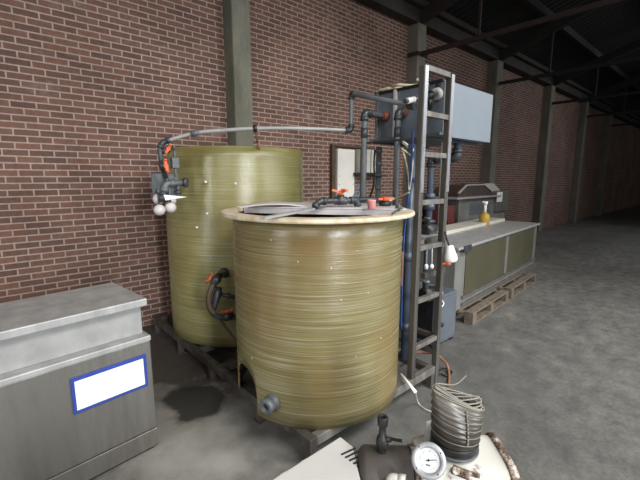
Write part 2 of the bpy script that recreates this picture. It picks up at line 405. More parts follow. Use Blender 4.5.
# foot cut-out : (angle round the tank in degrees, height of its edge)
CUT = [(153.2, .172), (153.4, .24), (154.4, .30), (156, .335), (159, .38), (163, .417), (167, .439), (172.7, .455), (178.3, .449), (182.8, .42), (184.8, .388), (186.2, .35), (187.0, .31), (187.3, .27), (187.4, .172)]
def cut_z(deg):
    for (p, zp), (q, zq) in zip(CUT, CUT[1:]):
        if p <= deg <= q: return zp+(zq-zp)*(deg-p)/(q-p)
    return FZ0
def front_shell(b):
    n = 240; nz = 14; grid = []
    angs = sorted(set([2*PI*i/n for i in range(n)]+[math.radians(d) for d, _ in CUT]))
    for a in angs:
        zb = cut_z(math.degrees(a)+1e-6)
        grid.append([b.verts.new((FC.x+FR*math.cos(a), FC.y+FR*math.sin(a), zb+(FZ1-zb)*k/nz)) for k in range(nz+1)])
    m = len(angs)
    for i in range(m):
        for k in range(nz):
            f = b.faces.new((grid[i][k], grid[(i+1) % m][k], grid[(i+1) % m][k+1], grid[i][k+1])); f.smooth = True
ft = thing('fiberglass_tank', 'open front fibreglass tank with a cream rim and an arched cut-out at its foot', 'tank', (FC.x, FC.y, FZ0))
sh = obj('tank_wall', front_shell, 'frp_front', ft)
s_ = sh.modifiers.new('thick', 'SOLIDIFY'); s_.thickness = .012; s_.offset = -1
RZ = 1.437
def rim(b):
    for r0, r1, z0, z1 in ((.553, .652, RZ-.022, RZ),):
        n = 96; R_ = []
        for i in range(n):
            a = 2*PI*i/n; c, s = math.cos(a), math.sin(a)
            k = 1+.004*math.sin(5*a)+.003*math.sin(11*a+1)
            R_.append([b.verts.new((FC.x+r*c, FC.y+r*s, z)) for r, z in ((r0, z0), (r1*k-.004, z0-.004), (r1*k, z0+.004), (r1*k-.003, z1-.002), (r1*k-.012, z1), (r0, z1))])
        for i in range(n):
            p, q = R_[i], R_[(i+1) % n]
            for j in range(6):
                f = b.faces.new((p[j], q[j], q[(j+1) % 6], p[(j+1) % 6]))
obj('rim', rim, 'rim', ft)
obj('inner_wall', lambda b: lathe(b, (FC.x, FC.y, .57), UP, [(0, FR-.016), (.842, FR-.016)], 96, False, False), 'frp_inner', ft)
obj('tank_floor', lambda b: cyl(b, (FC.x, FC.y, .56), (FC.x, FC.y, .575), FR-.014, 64), 'frp_inner', ft)
# chips / drips: small pale blobs of resin frozen on the wall
for x, y in ((271, 240), (357, 251), (331, 268), (298, 262), (368, 293), (381, 338), (356, 357), (252, 358), (341, 300)):
    obj('resin_drip', lambda b, p=PC(x, y, FC.x, FC.y, FR): ball(b, p, .0035, (1, 1, 1.6), 8), 'rim', ft)
# drain union
dp = PC(272.5, 402, FC.x, FC.y, FR); dn = V((dp.x-FC.x, dp.y-FC.y, 0)).normalized(); dn = (dn+V((-.25, 0, 0))).normalized()
dr = obj('drain_union', lambda b: lathe(b, dp-dn*.02, dn, [(0, .052), (.035, .052), (.035, .044), (.05, .044), (.05, .047), (.085, .047), (.09, .042), (.092, .024), (.06, .022)], 28), 'pvc', ft)
obj('union_bore', lambda b: cyl(b, dp+dn*.045, dp+dn*.052, .024, 18), 'black', dr)

# grey lid halves lying in the rim
HB = V((.588, -.809, 0)); HB.normalize()   # direction of the lid's free edge
HN = V((-HB.y, HB.x, 0))
def half_disc(b, r, off, z0, z1):
    pts = []
    a = math.asin(off/r)
    for i in range(49):
        t = a+(PI-2*a)*i/48
        q = FC+HB*(r*math.cos(t))+HN*(r*math.sin(t)); pts.append((q.x, q.y, z0))
    prism(b, pts, (0, 0, z1-z0))
ld = thing('tank_lid', 'grey half lid covering the rear half of the front tank', 'lid', (FC.x, FC.y, RZ-.05))
obj('lid_plate', lambda b: half_disc(b, .60, .0, RZ+.001, RZ+.012), 'lid', ld, .003)
def skirt(b):
    p = FC+HN*.004; a = p-HB*.545; c = p+HB*.545
    bar(b, (a.x, a.y, RZ-.018), (c.x, c.y, RZ-.018), .008, .036)
obj('lid_skirt', skirt, 'lid', ld)
cb0 = PZ(262, 218.5, RZ+.012); cb1 = PZ(313, 209, RZ+.018)
tag(obj('steel_bar', lambda b: bar(b, cb0, cb1, .035, .014), 'stain_pale', None, .002), 'flat pale bar laid across the opening of the front tank', 'bar')
a0 = PZ(240, 206.5, RZ+.02); a1 = PZ(306, 205.5, RZ+.02)
def sheet(b):
    n = 14
    q = []
    for i in range(n+1):
        t = i/n; p = a0.lerp(a1, t); wd = .025+.085*math.sin(PI*min(1, t*1.1))**.8 if t < .9 else .03
        z = RZ+.014+.022*math.sin(PI*t)
        q.append((b.verts.new((p.x, p.y, z)), b.verts.new((p.x+F3.x*wd*1.6, p.y+F3.y*wd*1.6, z+.004)), b.verts.new((p.x+F3.x*wd*1.6, p.y+F3.y*wd*1.6, z-.002)), b.verts.new((p.x, p.y, z-.006))))
    for i in range(n):
        for j in range(4):
            f = b.faces.new((q[i][j], q[i+1][j], q[i+1][(j+1) % 4], q[i][(j+1) % 4])); f.smooth = False
    b.faces.new(q[0]); b.faces.new(q[-1][::-1])
tag(obj('plastic_sheet', sheet, 'lid', None), 'curled light grey plastic strip on the left of the tank lid', 'sheet')

BC = V((1.93, 3.42, 0)); BR = .672; BZ0, BZ1 = .172, 1.912
def back_shell(b):
    n = 160; prof = []
    for k in range(19):
        z = BZ0+(BZ1-BZ0)*k/18; t = max(0, (z-1.15)/(BZ1-1.15)); prof.append((z, BR-.026*t**1.3, .022*t**1.3))
    rings = []
    for z, r, sh_ in prof:
        rings.append([b.verts.new((BC.x+R3.x*sh_+r*math.cos(2*PI*i/n), BC.y+R3.y*sh_+r*math.sin(2*PI*i/n), z)) for i in range(n)])
    for k in range(18):
        for i in range(n):
            f = b.faces.new((rings[k][i], rings[k][(i+1) % n], rings[k+1][(i+1) % n], rings[k+1][i])); f.smooth = True
bt = thing('fiberglass_tank', 'taller rear fibreglass tank standing against the brick wall', 'tank', (BC.x, BC.y, BZ0))
sh2 = obj('tank_wall', back_shell, 'frp_back', bt)
s_ = sh2.modifiers.new('thick', 'SOLIDIFY'); s_.thickness = .012; s_.offset = -1
obj('tank_floor', lambda b: cyl(b, (BC.x, BC.y, BZ0), (BC.x, BC.y, BZ0+.03), BR-.014, 64), 'frp_back', bt)
for x, y in ((205.5, 182), (235.5, 183.5), (207, 213.5), (197, 227.5), (182, 150)):
    p = PC(x, y, BC.x, BC.y, BR); n_ = V((p.x-BC.x, p.y-BC.y, 0)).normalized()
    if y < 160: continue
    obj('stud', lambda b, p=p, n_=n_: (cyl(b, p-n_*.012, p+n_*.003, .010, 12), lathe(b, p, n_, [(0, .008), (.008, .008), (.013, .004)], 12)), 'white', bt)

# ================================================================== PIPE HELPERS
def elbow(b, c, d1, d2, r, L=.05):
    c = V(c); d1 = V(d1).normalized(); d2 = V(d2).normalized()
    tube(b, round_path([c+d1*L, c, c+d2*L], L*.8, 6), r, 14)
    for d in (d1, d2): cyl(b, c+d*(L*.55), c+d*(L*1.1), r*1.14, 14)
def run(parent, pts, r, mat, name='pipe', fit=None, fr=1.28, L=None):
    o = obj(name, lambda b: tube(b, round_path(pts, r*2.0), r, 14), mat, parent)
    if fit:
        for i in range(1, len(pts)-1):
            d1 = V(pts[i-1])-V(pts[i]); d2 = V(pts[i+1])-V(pts[i])
            obj('elbow', lambda b, i=i, d1=d1, d2=d2: elbow(b, pts[i], d1, d2, r*fr, L or r*2.4), fit, parent)
    return o
def ball_valve(parent, c, axis, r, hdir, mat='pvc_dark', hl=.09, hw=.022, hmat='orange'):
    """union ball valve with a lever handle"""
    c = V(c); ax = V(axis).normalized(); h = V(hdir).normalized()
    vb = obj('ball_valve', lambda b: (lathe(b, c-ax*r*2.6, ax, [(0, r*1.3), (r*1.1, r*1.3), (r*1.1, r*1.5), (r*1.7, r*1.5), (r*1.9, r*1.75), (r*3.3, r*1.75), (r*3.5, r*1.5), (r*4.1, r*1.5), (r*4.1, r*1.3), (r*5.2, r*1.3)], 18),
                                       cyl(b, c, c+h*r*2.4, r*.6, 12)), mat, parent)
    s = ax
    def handle(b):
        t = c+h*r*2.5
        bar(b, t-s*hl*.5, t+s*hl*.5, hw, hw*.6, h); cyl(b, t-h*r*.5, t+h*r*.35, hw*.75, 12)
        for e in (-1, 1): bar(b, t+s*e*hl*.47-h*.002, t+s*e*hl*.62+h*.016, hw*.95, hw*.5, h)
    obj('valve_handle', handle, hmat, vb)
    return vb

# ---- long pipe crossing above the rear tank to the ladder tower
VL = 2.98
e0 = PY(163, 142, VL)
VR = 2.26
v1 = PY(351, 130.5, VR)
e1 = V((v1.x, v1.y, PY(353.5, 94, VR).z))
end = PX(416, 106.5, 2.31)
lp = thing('overhead_pipe', 'long grey pipe running above the rear tank, stepping up towards the ladder tower', 'pipe', (e0.x, e0.y, e0.z-.3))
mid = [e0]
for x, y, t in ((195, 133.2, .17), (225, 130.3, .33), (255, 128.6, .49), (290, 128.3, .68), (322, 129.2, .84)):
    mid.append(PY(x, y, VL+(VR-VL)*t))
mid.append(v1)
obj('pipe', lambda b: tube(b, smooth_path(mid, 6), .0150, 14), 'pvc_mid', lp)
run(lp, [mid[-2].lerp(v1, .9), v1, e1, end], .018, 'pvc', 'riser', 'pvc_dark', 1.3)
obj('coupling', lambda b: cyl(b, mid[1]-(mid[2]-mid[0]).normalized()*.03, mid[1]+(mid[2]-mid[0]).normalized()*.03, .023, 14), 'pvc', lp)
obj('coupling', lambda b: cyl(b, end-(end-e1).normalized()*.07, end, .028, 14), 'pvc_dark', lp)
hp = mid[3]
obj('pipe_clip', lambda b: cyl(b, hp-(mid[4]-mid[2]).normalized()*.014, hp+(mid[4]-mid[2]).normalized()*.014, .027, 14), 'black', lp)
hq = PY(260, 155, VL-.15)
obj('drop_rod', lambda b: (cyl(b, hp, hp.lerp(hq, .55), .007, 8), cyl(b, hp.lerp(hq, .5), hq, .012, 10)), 'brownhose', lp)

# ---- valve column at the left edge of the rear tank (part of the same pipework standing in front of the tank edge)
vc = thing('valve_manifold', 'dark pipe column with two orange levers hanging at the left edge of the rear tank', 'valve', (e0.x, e0.y, 1.6))
q = [PY(x, y, VL) for x, y in ((163, 142), (159.5, 148), (161, 160), (165.5, 178))]
obj('elbow', lambda b: elbow(b, e0, mid[1]-e0, q[1]-e0, .021, .05), 'pvc_dark', vc)
obj('pipe', lambda b: tube(b, round_path(q, .03), .018, 14), 'pvc_dark', vc)
ball_valve(vc, PY(163, 166, VL), q[2]-q[3], .017, (R3*.75-F3*.6), hl=.075, hw=.024)
tee = PY(161, 152, VL); tr = PY(173, 147.5, VL)
obj('branch', lambda b: cyl(b, tee, tr, .019, 14), 'pvc_dark', vc)
ball_valve(vc, tee.lerp(tr, .62), UP*.8+R3*.5, .012, (-F3*.8+R3*.3), hl=.06, hw=.02)
vh = PY(171, 148, VL-.06)
j0 = PY(165.5, 183.5, VL); j1 = PY(186, 182.5, VL)
j2 = PY(163, 202, VL)
obj('pipe', lambda b: tube(b, round_path([j1, j0, j2], .05, 8), .020, 14), 'pvc', vc)
obj('elbow', lambda b: elbow(b, j0, j1-j0, j2-j0, .025, .06), 'pvc', vc)
obj('flange', lambda b: (cyl(b, j1-R3*.03, j1-R3*.012, .03, 14), cyl(b, j1-R3*.012, j1+R3*.012, .040, 18)), 'pvc_dark', vc)
obj('socket', lambda b: (cyl(b, j2, j2+UP*.06, .036, 16), cyl(b, j2+UP*.06, j2+UP*.075, .04, 16)), 'pvc_dark', vc)
k0 = PY(178, 184, VL); k1 = PY(178, 194, VL)
obj('stub', lambda b: (cyl(b, k0, k1, .018, 12), cyl(b, k1, k1+UP*.025, .026, 12)), 'pvc_dark', vc)
obj('link_pipe', lambda b: cyl(b, q[3], j0.lerp(j1, .15), .02, 12), 'pvc_dark', vc)
bxp = PY(175, 163, VL+.02)
obj('switch_box', lambda b: (box(b, (bxp.x-.028, bxp.y-.02, bxp.z-.04), (bxp.x+.028, bxp.y+.03, bxp.z+.04)), cyl(b, bxp+UP*.04, bxp+UP*.09, .01, 10), cyl(b, bxp-UP*.11, bxp-UP*.04, .009, 10)), 'pvc', vc, .005)
pl0 = PY(153, 196, VL+.09); pl1 = PY(178, 173.5, VL+.09)
tag(obj('backing_plate', lambda b: box(b, (pl0.x, pl0.y, pl0.z), (pl1.x, pl0.y+.012, pl1.z)), 'pvc', None, .003), 'flat grey plate behind the valves at the left edge of the rear tank', 'plate')
for k, (x, y, dv, nm) in enumerate(((158.5, 199, .05, 'upper left'), (170.5, 200.5, .05, 'upper right'), (159.5, 210, 0, 'lower left'), (170.5, 207.5, 0, 'lower right'))):
    p = PY(x, y, VL+dv)
    fl = thing('float_ball', 'round white float ball under the valve column, %s of the four' % nm, 'ball', p-UP*.047, 'float balls')
    obj('ball', lambda b, p=p: ball(b, p, .043, (1, 1, 1), 20), 'float_white', fl)
    obj('ball_stem', lambda b, p=p: cyl(b, p+UP*.04, p+UP*(.085 if p.y > VL+.01 else .15), .009, 10), 'pvc', fl)
s0 = PY(164, 194.5, VL-.05); s1 = PY(188, 197, VL-.05); s2 = PY(166, 200.5, VL-.05)
tag(obj('nozzle', lambda b: prism(b, [s0, s1, s2], -F3*.012), 'white', None, .003), 'pointed white plastic blade sticking out right below the valve column', 'blade')

# ---- low valve assembly between the tanks
VM = 2.66
lv = thing('drain_valve', 'dark valve assembly with orange levers low between the two tanks', 'valve', PY(215, 318, VM))
t0 = PC(224, 272.5, BC.x, BC.y, BR)
g = [t0, PY(219, 276, VM+.03), PY(213, 285, VM), PY(208.5, 298, VM), PY(211, 310, VM), PY(219, 316.5, VM), PY(236, 317, VM-.05)]
obj('pipe', lambda b: tube(b, smooth_path(g, 6), .022, 14), 'pvc_dark', lv)
obj('hose_bend', lambda b: tube(b, smooth_path([PY(213.3, 284, VM-.025), PY(209.8, 292, VM-.025), PY(208.6, 300, VM-.025), PY(210, 308, VM-.025), PY(214, 313, VM-.025)], 5), .019, 12), 'brown_wood', lv)
obj('collar', lambda b: lathe(b, t0, g[1]-t0, [(0, .042), (.035, .042), (.035, .034), (.09, .034)], 18), 'pvc_dark', lv)
ball_valve(lv, PY(216.5, 279.5, VM+.01), g[2]-g[1], .02, (-R3*.9+UP*.3-F3*.2), hl=.07, hw=.02)
obj('reducer', lambda b: lathe(b, PY(219, 287, VM), PY(213, 311, VM)-PY(219, 287, VM), [(0, .026), (.05, .032), (.09, .032), (.14, .026), (.19, .022)], 16), 'pvc_dark', lv)
obj('branch', lambda b: (cyl(b, PY(219, 294, VM), PY(236, 297.5, VM-.08), .016, 12), cyl(b, PY(226, 295.5, VM-.03), PY(229, 296, VM-.04), .023, 12)), 'pvc_dark', lv)
ball_valve(lv, PY(227, 316.5, VM-.03), (1, -.15, 0), .02, (-.1, -.2, 1), hl=.075, hw=.02)
obj('drop_hose', lambda b: tube(b, smooth_path([PY(217, 314, VM), PY(224, 325, VM), PY(234, 338, VM-.1), PY(240, 346, VM-.15)], 5), .011, 8), 'brown_wood', lv)

# ================================================================== LADDER TOWER
lt = thing('ladder_tower', 'tall steel ladder frame of square tube standing at the front right of the skid', 'ladder frame', (2.43, 1.55, 0))
LU0, LU1, LV = 2.245, 2.622, 1.49; LW = .044; LZ = 2.375
for u in (LU0, LU1-LW):
    obj('post', lambda b, u=u: box(b, (u, LV, .172 if u < 2.5 else .172), (u+LW, LV+LW, LZ)), 'ladder', lt, .004)
    obj('post_face', lambda b, u=u: box(b, (u+.003, LV-.004, 1.55), (u+LW-.003, LV, LZ)), 'chrome', lt)
zr = [PY((425+455)/2*0+x, y, LV).z for x, y in ((440, 71), (437, 115), (436, 155), (433, 202), (430, 247), (427, 299), (426, 344))]
for z in zr:
    obj('rung', lambda b, z=z: box(b, (LU0+LW, LV+.004, z-.018), (LU1-LW, LV+LW-.004, z+.018)), 'front_rail', lt, .003)
obj('base_foot', lambda b: box(b, (LU1-LW, LV, 0), (LU1, LV+LW, .171)), 'skid', lt, .003)
# side rails running back from the ladder on the right of the skid
for z, y1 in ((.27, 2.6), (.40, 2.6)):
    obj('side_rail', lambda b, z=z, y1=y1: box(b, (LU1-LW, LV+LW, z-.02), (LU1-.008, y1, z+.02)), 'skid', lt, .003)
obj('rear_post', lambda b: box(b, (LU1-LW, 2.3, .172), (LU1-.004, 2.345, 1.93)), 'ladder', lt, .003)
obj('bearer', lambda b: (box(b, (2.574, 1.70, 1.945), (3.47, 1.73, 1.963)), box(b, (2.574, 2.21, 1.945), (3.47, 2.24, 1.963)), box(b, (LU1-LW, LV+LW, 1.947), (LU1-.01, 2.3, 1.963))), 'pvc_dark', lt, .003)

# ================================================================== PALE BLUE TANK BOX
BU0, BU1, BV0, BV1, BZa, BZb = 2.69, 3.49, 1.6, 2.27, 1.965, 2.375
pb_ = thing('plastic_tank_box', 'square plastic tank box with a pale blue front, high behind the ladder tower', 'tank', ((BU0+BU1)/2, (BV0+BV1)/2, BZa))
def pp_body(b):
    t = .012
    box(b, (BU0, BV0+t, BZa), (BU0+t, BV1, BZb)); box(b, (BU1-t, BV0+t, BZa), (BU1, BV1, BZb))
    box(b, (BU0+t, BV1-t, BZa), (BU1-t, BV1, BZb)); box(b, (BU0+t, BV0+t, BZa), (BU1-t, BV1-t, BZa+t))
obj('box_wall', pp_body, 'pp_shaded', pb_)
obj('front_panel', lambda b: box(b, (BU0, BV0, BZa), (BU1, BV0+.012, BZb)), 'pp_lit', pb_, .003, label='front panel in the lit pale blue tone')
rv = PX(396, 115, BU0).y
for y in (rv, BV1-.03, BV0+.14):
    obj('rib', lambda b, y=y: box(b, (BU0-.028, y-.013, BZa+.01), (BU0, y+.013, BZb+.0)), 'pvc' if y != rv else 'lid', pb_, .003)
obj('bottom_ledge', lambda b: box(b, (BU0-.03, BV0+.01, BZa), (BU0, BV1, BZa+.03)), 'pvc', pb_, .003)
obj('top_edge', lambda b: box(b, (BU0-.02, BV0+.01, BZb-.012), (BU0, BV1, BZb+.008)), 'black', pb_, .003)
hs = [PX(x, y, BU0) for x, y in ((376, 94), (374.5, 89.5), (381, 91), (390, 89.5), (398, 88), (392, 86.5), (400, 85.5), (409, 84.5), (416, 83), (420, 80))]
hs = [V((BU0+.02+.05*math.sin(i*1.9), p.y, max(BZb+.022, p.z))) for i, p in enumerate(hs)]
def corr_hose(b):
    pts = smooth_path(hs, 14); tube(b, pts, [.011+.002*(i % 2) for i in range(len(pts))], 10)
tag(obj('corrugated_hose', corr_hose, 'cream', None), 'cream corrugated hose looped along the top edge of the plastic tank box', 'hose')

# two pipes plugged in to the side of the box
for nm, (fx, fy), ex, (bx_, by), lab in (('a', (386, 116.5), (364.5, 116), (359, 205), 'left grey drop pipe from the side of the tank box to behind the front tank'),
                                       ('b', (404, 113), (398, 116), (398.5, 200), 'grey drop pipe from the tank box side, nearer the ladder tower')):
    f_ = PX(fx, fy, BU0)
    k = .33 if nm == 'a' else .13
    off = V((-.16, 0, 0)) if nm == 'b' else V((-.30, 0, 0))
    e_ = f_+V((-.10 if nm == 'b' else -.24, 0.0, 0))
    # choose the elbow where the sight line through its pixel passes above/beside the box
    e_ = PY(ex[0], ex[1], f_.y+.0)
    if nm == 'a': e_ = PY(ex[0], ex[1], f_.y)
    e_.z = f_.z
    bt_ = V((e_.x, e_.y, .2))
    t_ = thing('drop_pipe', lab, 'pipe', bt_)
    run(t_, [f_, e_, bt_], .024, 'pvc' if nm == 'a' else 'pvc', 'pipe', 'pvc_dark', 1.25)
    obj('wall_fitting', lambda b, f_=f_: lathe(b, f_+V((.0, 0, 0)), (-1, 0, 0), [(0, .042), (.022, .042), (.022, .032), (.05, .032)], 16), 'redbrown', t_, label='red brown wall fitting')
    obj('coupling', lambda b, e_=e_: cyl(b, e_-UP*.2, e_-UP*.12, .029, 14), 'pvc_dark', t_)
    print(nm, f_, e_)

# pipe out of the bottom of the box, elbow back to the tower, then down
o0 = PY(458, 141, 1.72); o1 = V((o0.x, o0.y, PY(458, 158, 1.72).z)); o2 = PY(431, 161, 1.95); o2.z = o1.z
o2 = V((o1.x-.36, 1.95, o1.z)); o2 = PY(431.5, 158, 1.95); o2.z = o1.z
bp = thing('outlet_pipe', 'thick dark pipe curving out from under the tank box and down behind the ladder', 'pipe', (o2.x, o2.y, .3))
run(bp, [V((o0.x, o0.y, BZa)), o1, o2, V((o2.x, o2.y, .58))], .03, 'pipe_blue', 'pipe', 'pvc_dark', 1.3)
obj('union', lambda b: lathe(b, (o2.x, o2.y, 1.36), UP, [(0, .05), (.06, .05), (.06, .042), (.1, .042), (.1, .05), (.15, .05)], 16), 'pipe_blue', bp)
obj('flange', lambda b: lathe(b, (o2.x, o2.y, 1.24), UP, [(0, .062), (.025, .062)], 18), 'pvc_dark', bp)

# pale vertical tube inside the ladder
pv = PY(443, 150, 1.72)
tag(obj('vent_tube', lambda b: cyl(b, (pv.x, pv.y, PY(441, 228, 1.72).z), (pv.x, pv.y, PY(444, 80, 1.72).z), .017, 14), 'pvc_pale', None), 'pale grey upright tube seen between the ladder posts', 'tube')
# ball valve / coupling cluster at the head of the ladder
hv0, hv1 = PY(405, 101.5, 1.60), PY(441, 93, 1.66)
hvT = thing('inlet_valve', 'black and white valve fitting at the top of the ladder tower', 'valve', hv0.lerp(hv1, .5)-UP*.05)
obj('pipe', lambda b: cyl(b, hv0, hv1, .016, 12), 'pvc_dark', hvT)
obj('coupling', lambda b: cyl(b, hv0.lerp(hv1, .05), hv0.lerp(hv1, .22), .02, 14), 'white', hvT)
obj('coupling', lambda b: cyl(b, hv0.lerp(hv1, .36), hv0.lerp(hv1, .44), .02, 14), 'white', hvT)
obj('union_nut', lambda b: lathe(b, hv0.lerp(hv1, .80), hv1-hv0, [(0, .03), (.02, .046), (.05, .046), (.07, .03)], 14), 'pvc_pale', hvT)
obj('valve_body', lambda b: (ball(b, hv0.lerp(hv1, .66), .036), cyl(b, hv0.lerp(hv1, .66)-UP*.09, hv0.lerp(hv1, .66), .02, 12)), 'black', hvT)
obj('cap', lambda b: lathe(b, PY(440, 87, 1.66), UP, [(0, .035), (.02, .035), (.028, .02)], 14), 'pvc_dark', hvT)

# thick upright pipe and cables left of the ladder
tu = PY(408, 260, 1.73)
tp = thing('riser_pipe', 'thick blue grey riser pipe just left of the ladder post', 'pipe', (tu.x, tu.y, .17))
obj('pipe', lambda b: cyl(b, (tu.x, tu.y, .172), (tu.x, tu.y, 1.9), .031, 18), 'pipe_blue', tp)
for z in (.42, 1.0, 1.62): obj('coupling', lambda b, z=z: cyl(b, (tu.x, tu.y, z), (tu.x, tu.y, z+.07), .037, 18), 'pipe_blue' if z > .5 else 'pvc_dark', tp)
def cable(name, pix, r, mat, label, cat='cable'):
    pts = [(PY if k == 'y' else PX if k == 'x' else PZ)(x, y, c) for x, y, k, c in pix]
    return tag(obj(name, lambda b: tube(b, smooth_path(pts, 8), r, 8), mat, None), label, cat)
cable('blue_hose', [(413, 130, 'y', 1.60), (411.5, 160, 'y', 1.62), (408.5, 195, 'y', 1.66), (404.5, 230, 'y', 1.70), (402.5, 270, 'y', 1.70), (401, 330, 'y', 1.72)], .008, 'blue', 'bright blue hose running down between the ladder post and the front tank', 'hose')
cable('cream_cable', [(402, 148, 'y', 1.66), (405, 158, 'y', 1.65), (408.5, 176, 'y', 1.65), (409, 190, 'y', 1.65), (412, 170, 'y', 1.64), (412, 158, 'y', 1.64), (404, 150, 'y', 1.64)], .006, 'cream', 'cream cable hanging in a narrow loop left of the ladder')
cable('probe_lance', [(379, 205, 'z', 1.456), (394, 199, 'y', 1.78), (409, 192.5, 'y', 1.62)], .007, 'cream', 'thin cream lance leaning from the tank lid to the riser pipe', 'rod')
cable('brown_hose', [(402.5, 252, 'y', 1.62), (402, 268, 'y', 1.62), (401, 286, 'y', 1.64)], .009, 'brownhose', 'short orange brown hose hanging beside the riser pipe', 'hose')
cable('black_cable', [(375, 150, 'y', 2.36), (374, 165, 'y', 2.36), (374.5, 178, 'y', 2.36), (372.5, 190, 'y', 2.34), (368, 202, 'y', 2.30), (366, 216, 'y', 2.3)], .009, 'black', 'black cable snaking down beside the rear support post')
cable('light_blue_tube', [(360.5, 183, 'y', 2.7), (356, 191, 'y', 2.7), (350, 203, 'y', 2.7), (346, 215, 'y', 2.7), (343, 290, 'y', 2.7), (343, 302, 'z', .01)], .006, 'lightblue', 'light blue tube slanting behind the lid valves, left one', 'tube')
cable('light_blue_tube', [(362, 186, 'y', 2.68), (359, 194, 'y', 2.68), (356, 203, 'y', 2.68), (354, 215, 'y', 2.68), (352, 290, 'y', 2.68), (352, 302, 'z', .01)], .006, 'lightblue', 'light blue tube slanting behind the lid valves, right one', 'tube')
st = thing('strut', 'pale strut bracing the underside of the tank box', 'strut', PX(410, 148, 2.5))
obj('bar', lambda b: bar(b, PX(403, 142, 2.6), PX(413, 150, 2.45), .014, .02), 'white', st)

# downpipe under the rear corner of the tank box
dq = PY(378.5, 175, 2.42)
dpz = thing('support_post', 'grey jointed post under the rear corner of the tank box', 'post', (dq.x, dq.y, 0))
obj('pipe', lambda b: cyl(b, (dq.x, dq.y, 0), (dq.x, dq.y, 1.945), .026, 16), 'pvc', dpz)
for y in (153, 166, 178, 190): 
    z = PY(378, y, 2.42).z; obj('coupling', lambda b, z=z: cyl(b, (dq.x, dq.y, z), (dq.x, dq.y, z+.05), .032, 16), 'pvc', dpz)
z = PY(378, 176, 2.42).z; obj('bracket', lambda b: bar(b, (dq.x-.09, dq.y-.02, z), (dq.x+.1, dq.y-.02, z), .03, .012), 'black', dpz)

# ================================================================== THINGS ON THE FRONT TANK'S LID
LZd = RZ+.012
lpv = thing('lid_pipework', 'dark grey pipe bridge with an orange lever lying on the tank lid', 'pipe', PZ(338, 207, LZd))
c0 = PZ(316.5, 208, LZd); c1 = V((c0.x, c0.y, LZd+.045)); c3 = PZ(357, 206.5, LZd); c2 = V((c3.x, c3.y, LZd+.045)); c1 = c1+R3*.02
run(lpv, [c0-R3*.02, c1, c2-R3*.01, c3+R3*.01], .019, 'pvc_dark', 'pipe', 'pvc_dark', 1.25, .045)
cm = c1.lerp(c2, .55)
obj('tee', lambda b: (cyl(b, cm-R3*.045, cm+R3*.045, .029, 16), cyl(b, cm-UP*.03, cm+UP*.04, .026, 16)), 'pvc_dark', lpv)
def star(b):
    c = cm+UP*.058
    cyl(b, c-UP*.02, c+UP*.012, .02, 12)
    for k in range(3):
        a = 2*PI*k/3+.5; d = V((math.cos(a), math.sin(a), .28)); bar(b, c, c+d*.062, .024, .014)
obj('valve_handle', star, 'orange', lpv)
d0 = PZ(348, 203.5, LZd)+UP*.03; d1_ = PZ(386, 202.5, LZd)+UP*.03
run(lpv, [d0, d1_], .018, 'pvc_dark', 'cross_pipe')
kv = PZ(385, 206, LZd)
kt = thing('lid_valve', 'black valve with an orange lever on the right of the tank lid', 'valve', kv)
obj('body', lambda b: (lathe(b, kv, UP, [(0, .04), (.012, .045), (.03, .045), (.04, .025)], 18)), 'black', kt)
obj('valve_handle', lambda b: (bar(b, kv+UP*.05-R3*.05, kv+UP*.056+R3*.06, .03, .016), cyl(b, kv+UP*.035, kv+UP*.062, .024, 12), bar(b, kv+UP*.055-F3*.03, kv+UP*.062+F3*.05, .022, .014)), 'orange', kt)
pc = PZ(371.5, 209, LZd)
ct = thing('cup', 'small pink plastic beaker on the tank lid', 'cup', pc)
obj('beaker_body', lambda b: lathe(b, pc, UP, [(0, .022), (.002, .0255), (.052, .0275), (.056, .03), (.06, .03), (.06, .025), (.006, .022)], 22), 'pink', ct)
hb = PZ(399.5, 208.5, LZd)
tag(obj('bracket', lambda b: (box(b, (hb.x-.03, hb.y-.015, LZd), (hb.x+.03, hb.y+.015, LZd+.008)), box(b, (hb.x-.03, hb.y-.015, LZd+.008), (hb.x-.01, hb.y+.015, LZd+.03))), 'pvc', None, .002), 'small grey bracket near the right edge of the tank lid', 'bracket')
w0, w1 = PZ(392, 213.5, RZ+.012), PZ(402, 208.5, RZ+.016)
tag(obj('twig', lambda b: tube(b, [w0, w0.lerp(w1, .5)+UP*.004, w1], .005, 6), 'pvc_dark', None), 'thin dark stick lying across the right edge of the tank rim', 'stick')

# ================================================================== CLUTTER BEHIND THE LADDER
sp_ = thing('shelf_plate', 'small steel shelf plate behind the ladder rungs', 'shelf', PY(431, 240, 1.62))
pz = PY(431, 236, 1.66)
obj('plate', lambda b: box(b, (pz.x-.16, 1.60, pz.z-.01), (pz.x+.13, 1.78, pz.z+.01)), 'stain_pale', sp_, .002)
obj('lip', lambda b: box(b, (pz.x-.16, 1.595, pz.z-.04), (pz.x+.13, 1.602, pz.z+.01)), 'ladder', sp_)
def small_pump(label, px, py, v, s=1.0, mat='black'):
    c = PY(px, py, v)
    t_ = thing('dosing_pump', label, 'pump', c-UP*.06*s)
    obj('pump_body', lambda b: (lathe(b, c-V((.09*s, 0, 0)), (1, 0, 0), [(0, .03*s), (.01*s, .05*s), (.11*s, .05*s), (.12*s, .035*s), (.18*s, .035*s)], 18), box(b, c+V((-.07*s, -.04*s, -.06*s)), c+V((.06*s, .04*s, -.03*s)))), mat, t_)
    obj('pump_head', lambda b: (lathe(b, c+V((-.05*s, 0, .04*s)), UP, [(0, .022*s), (.05*s, .022*s), (.05*s, .03*s), (.07*s, .03*s)], 14),), 'pvc', t_)
    obj('pump_outlet', lambda b: cyl(b, c+V((.05*s, -.05*s, 0)), c+V((.05*s, -.09*s, 0)), .016*s, 12), 'white', t_)
    return c
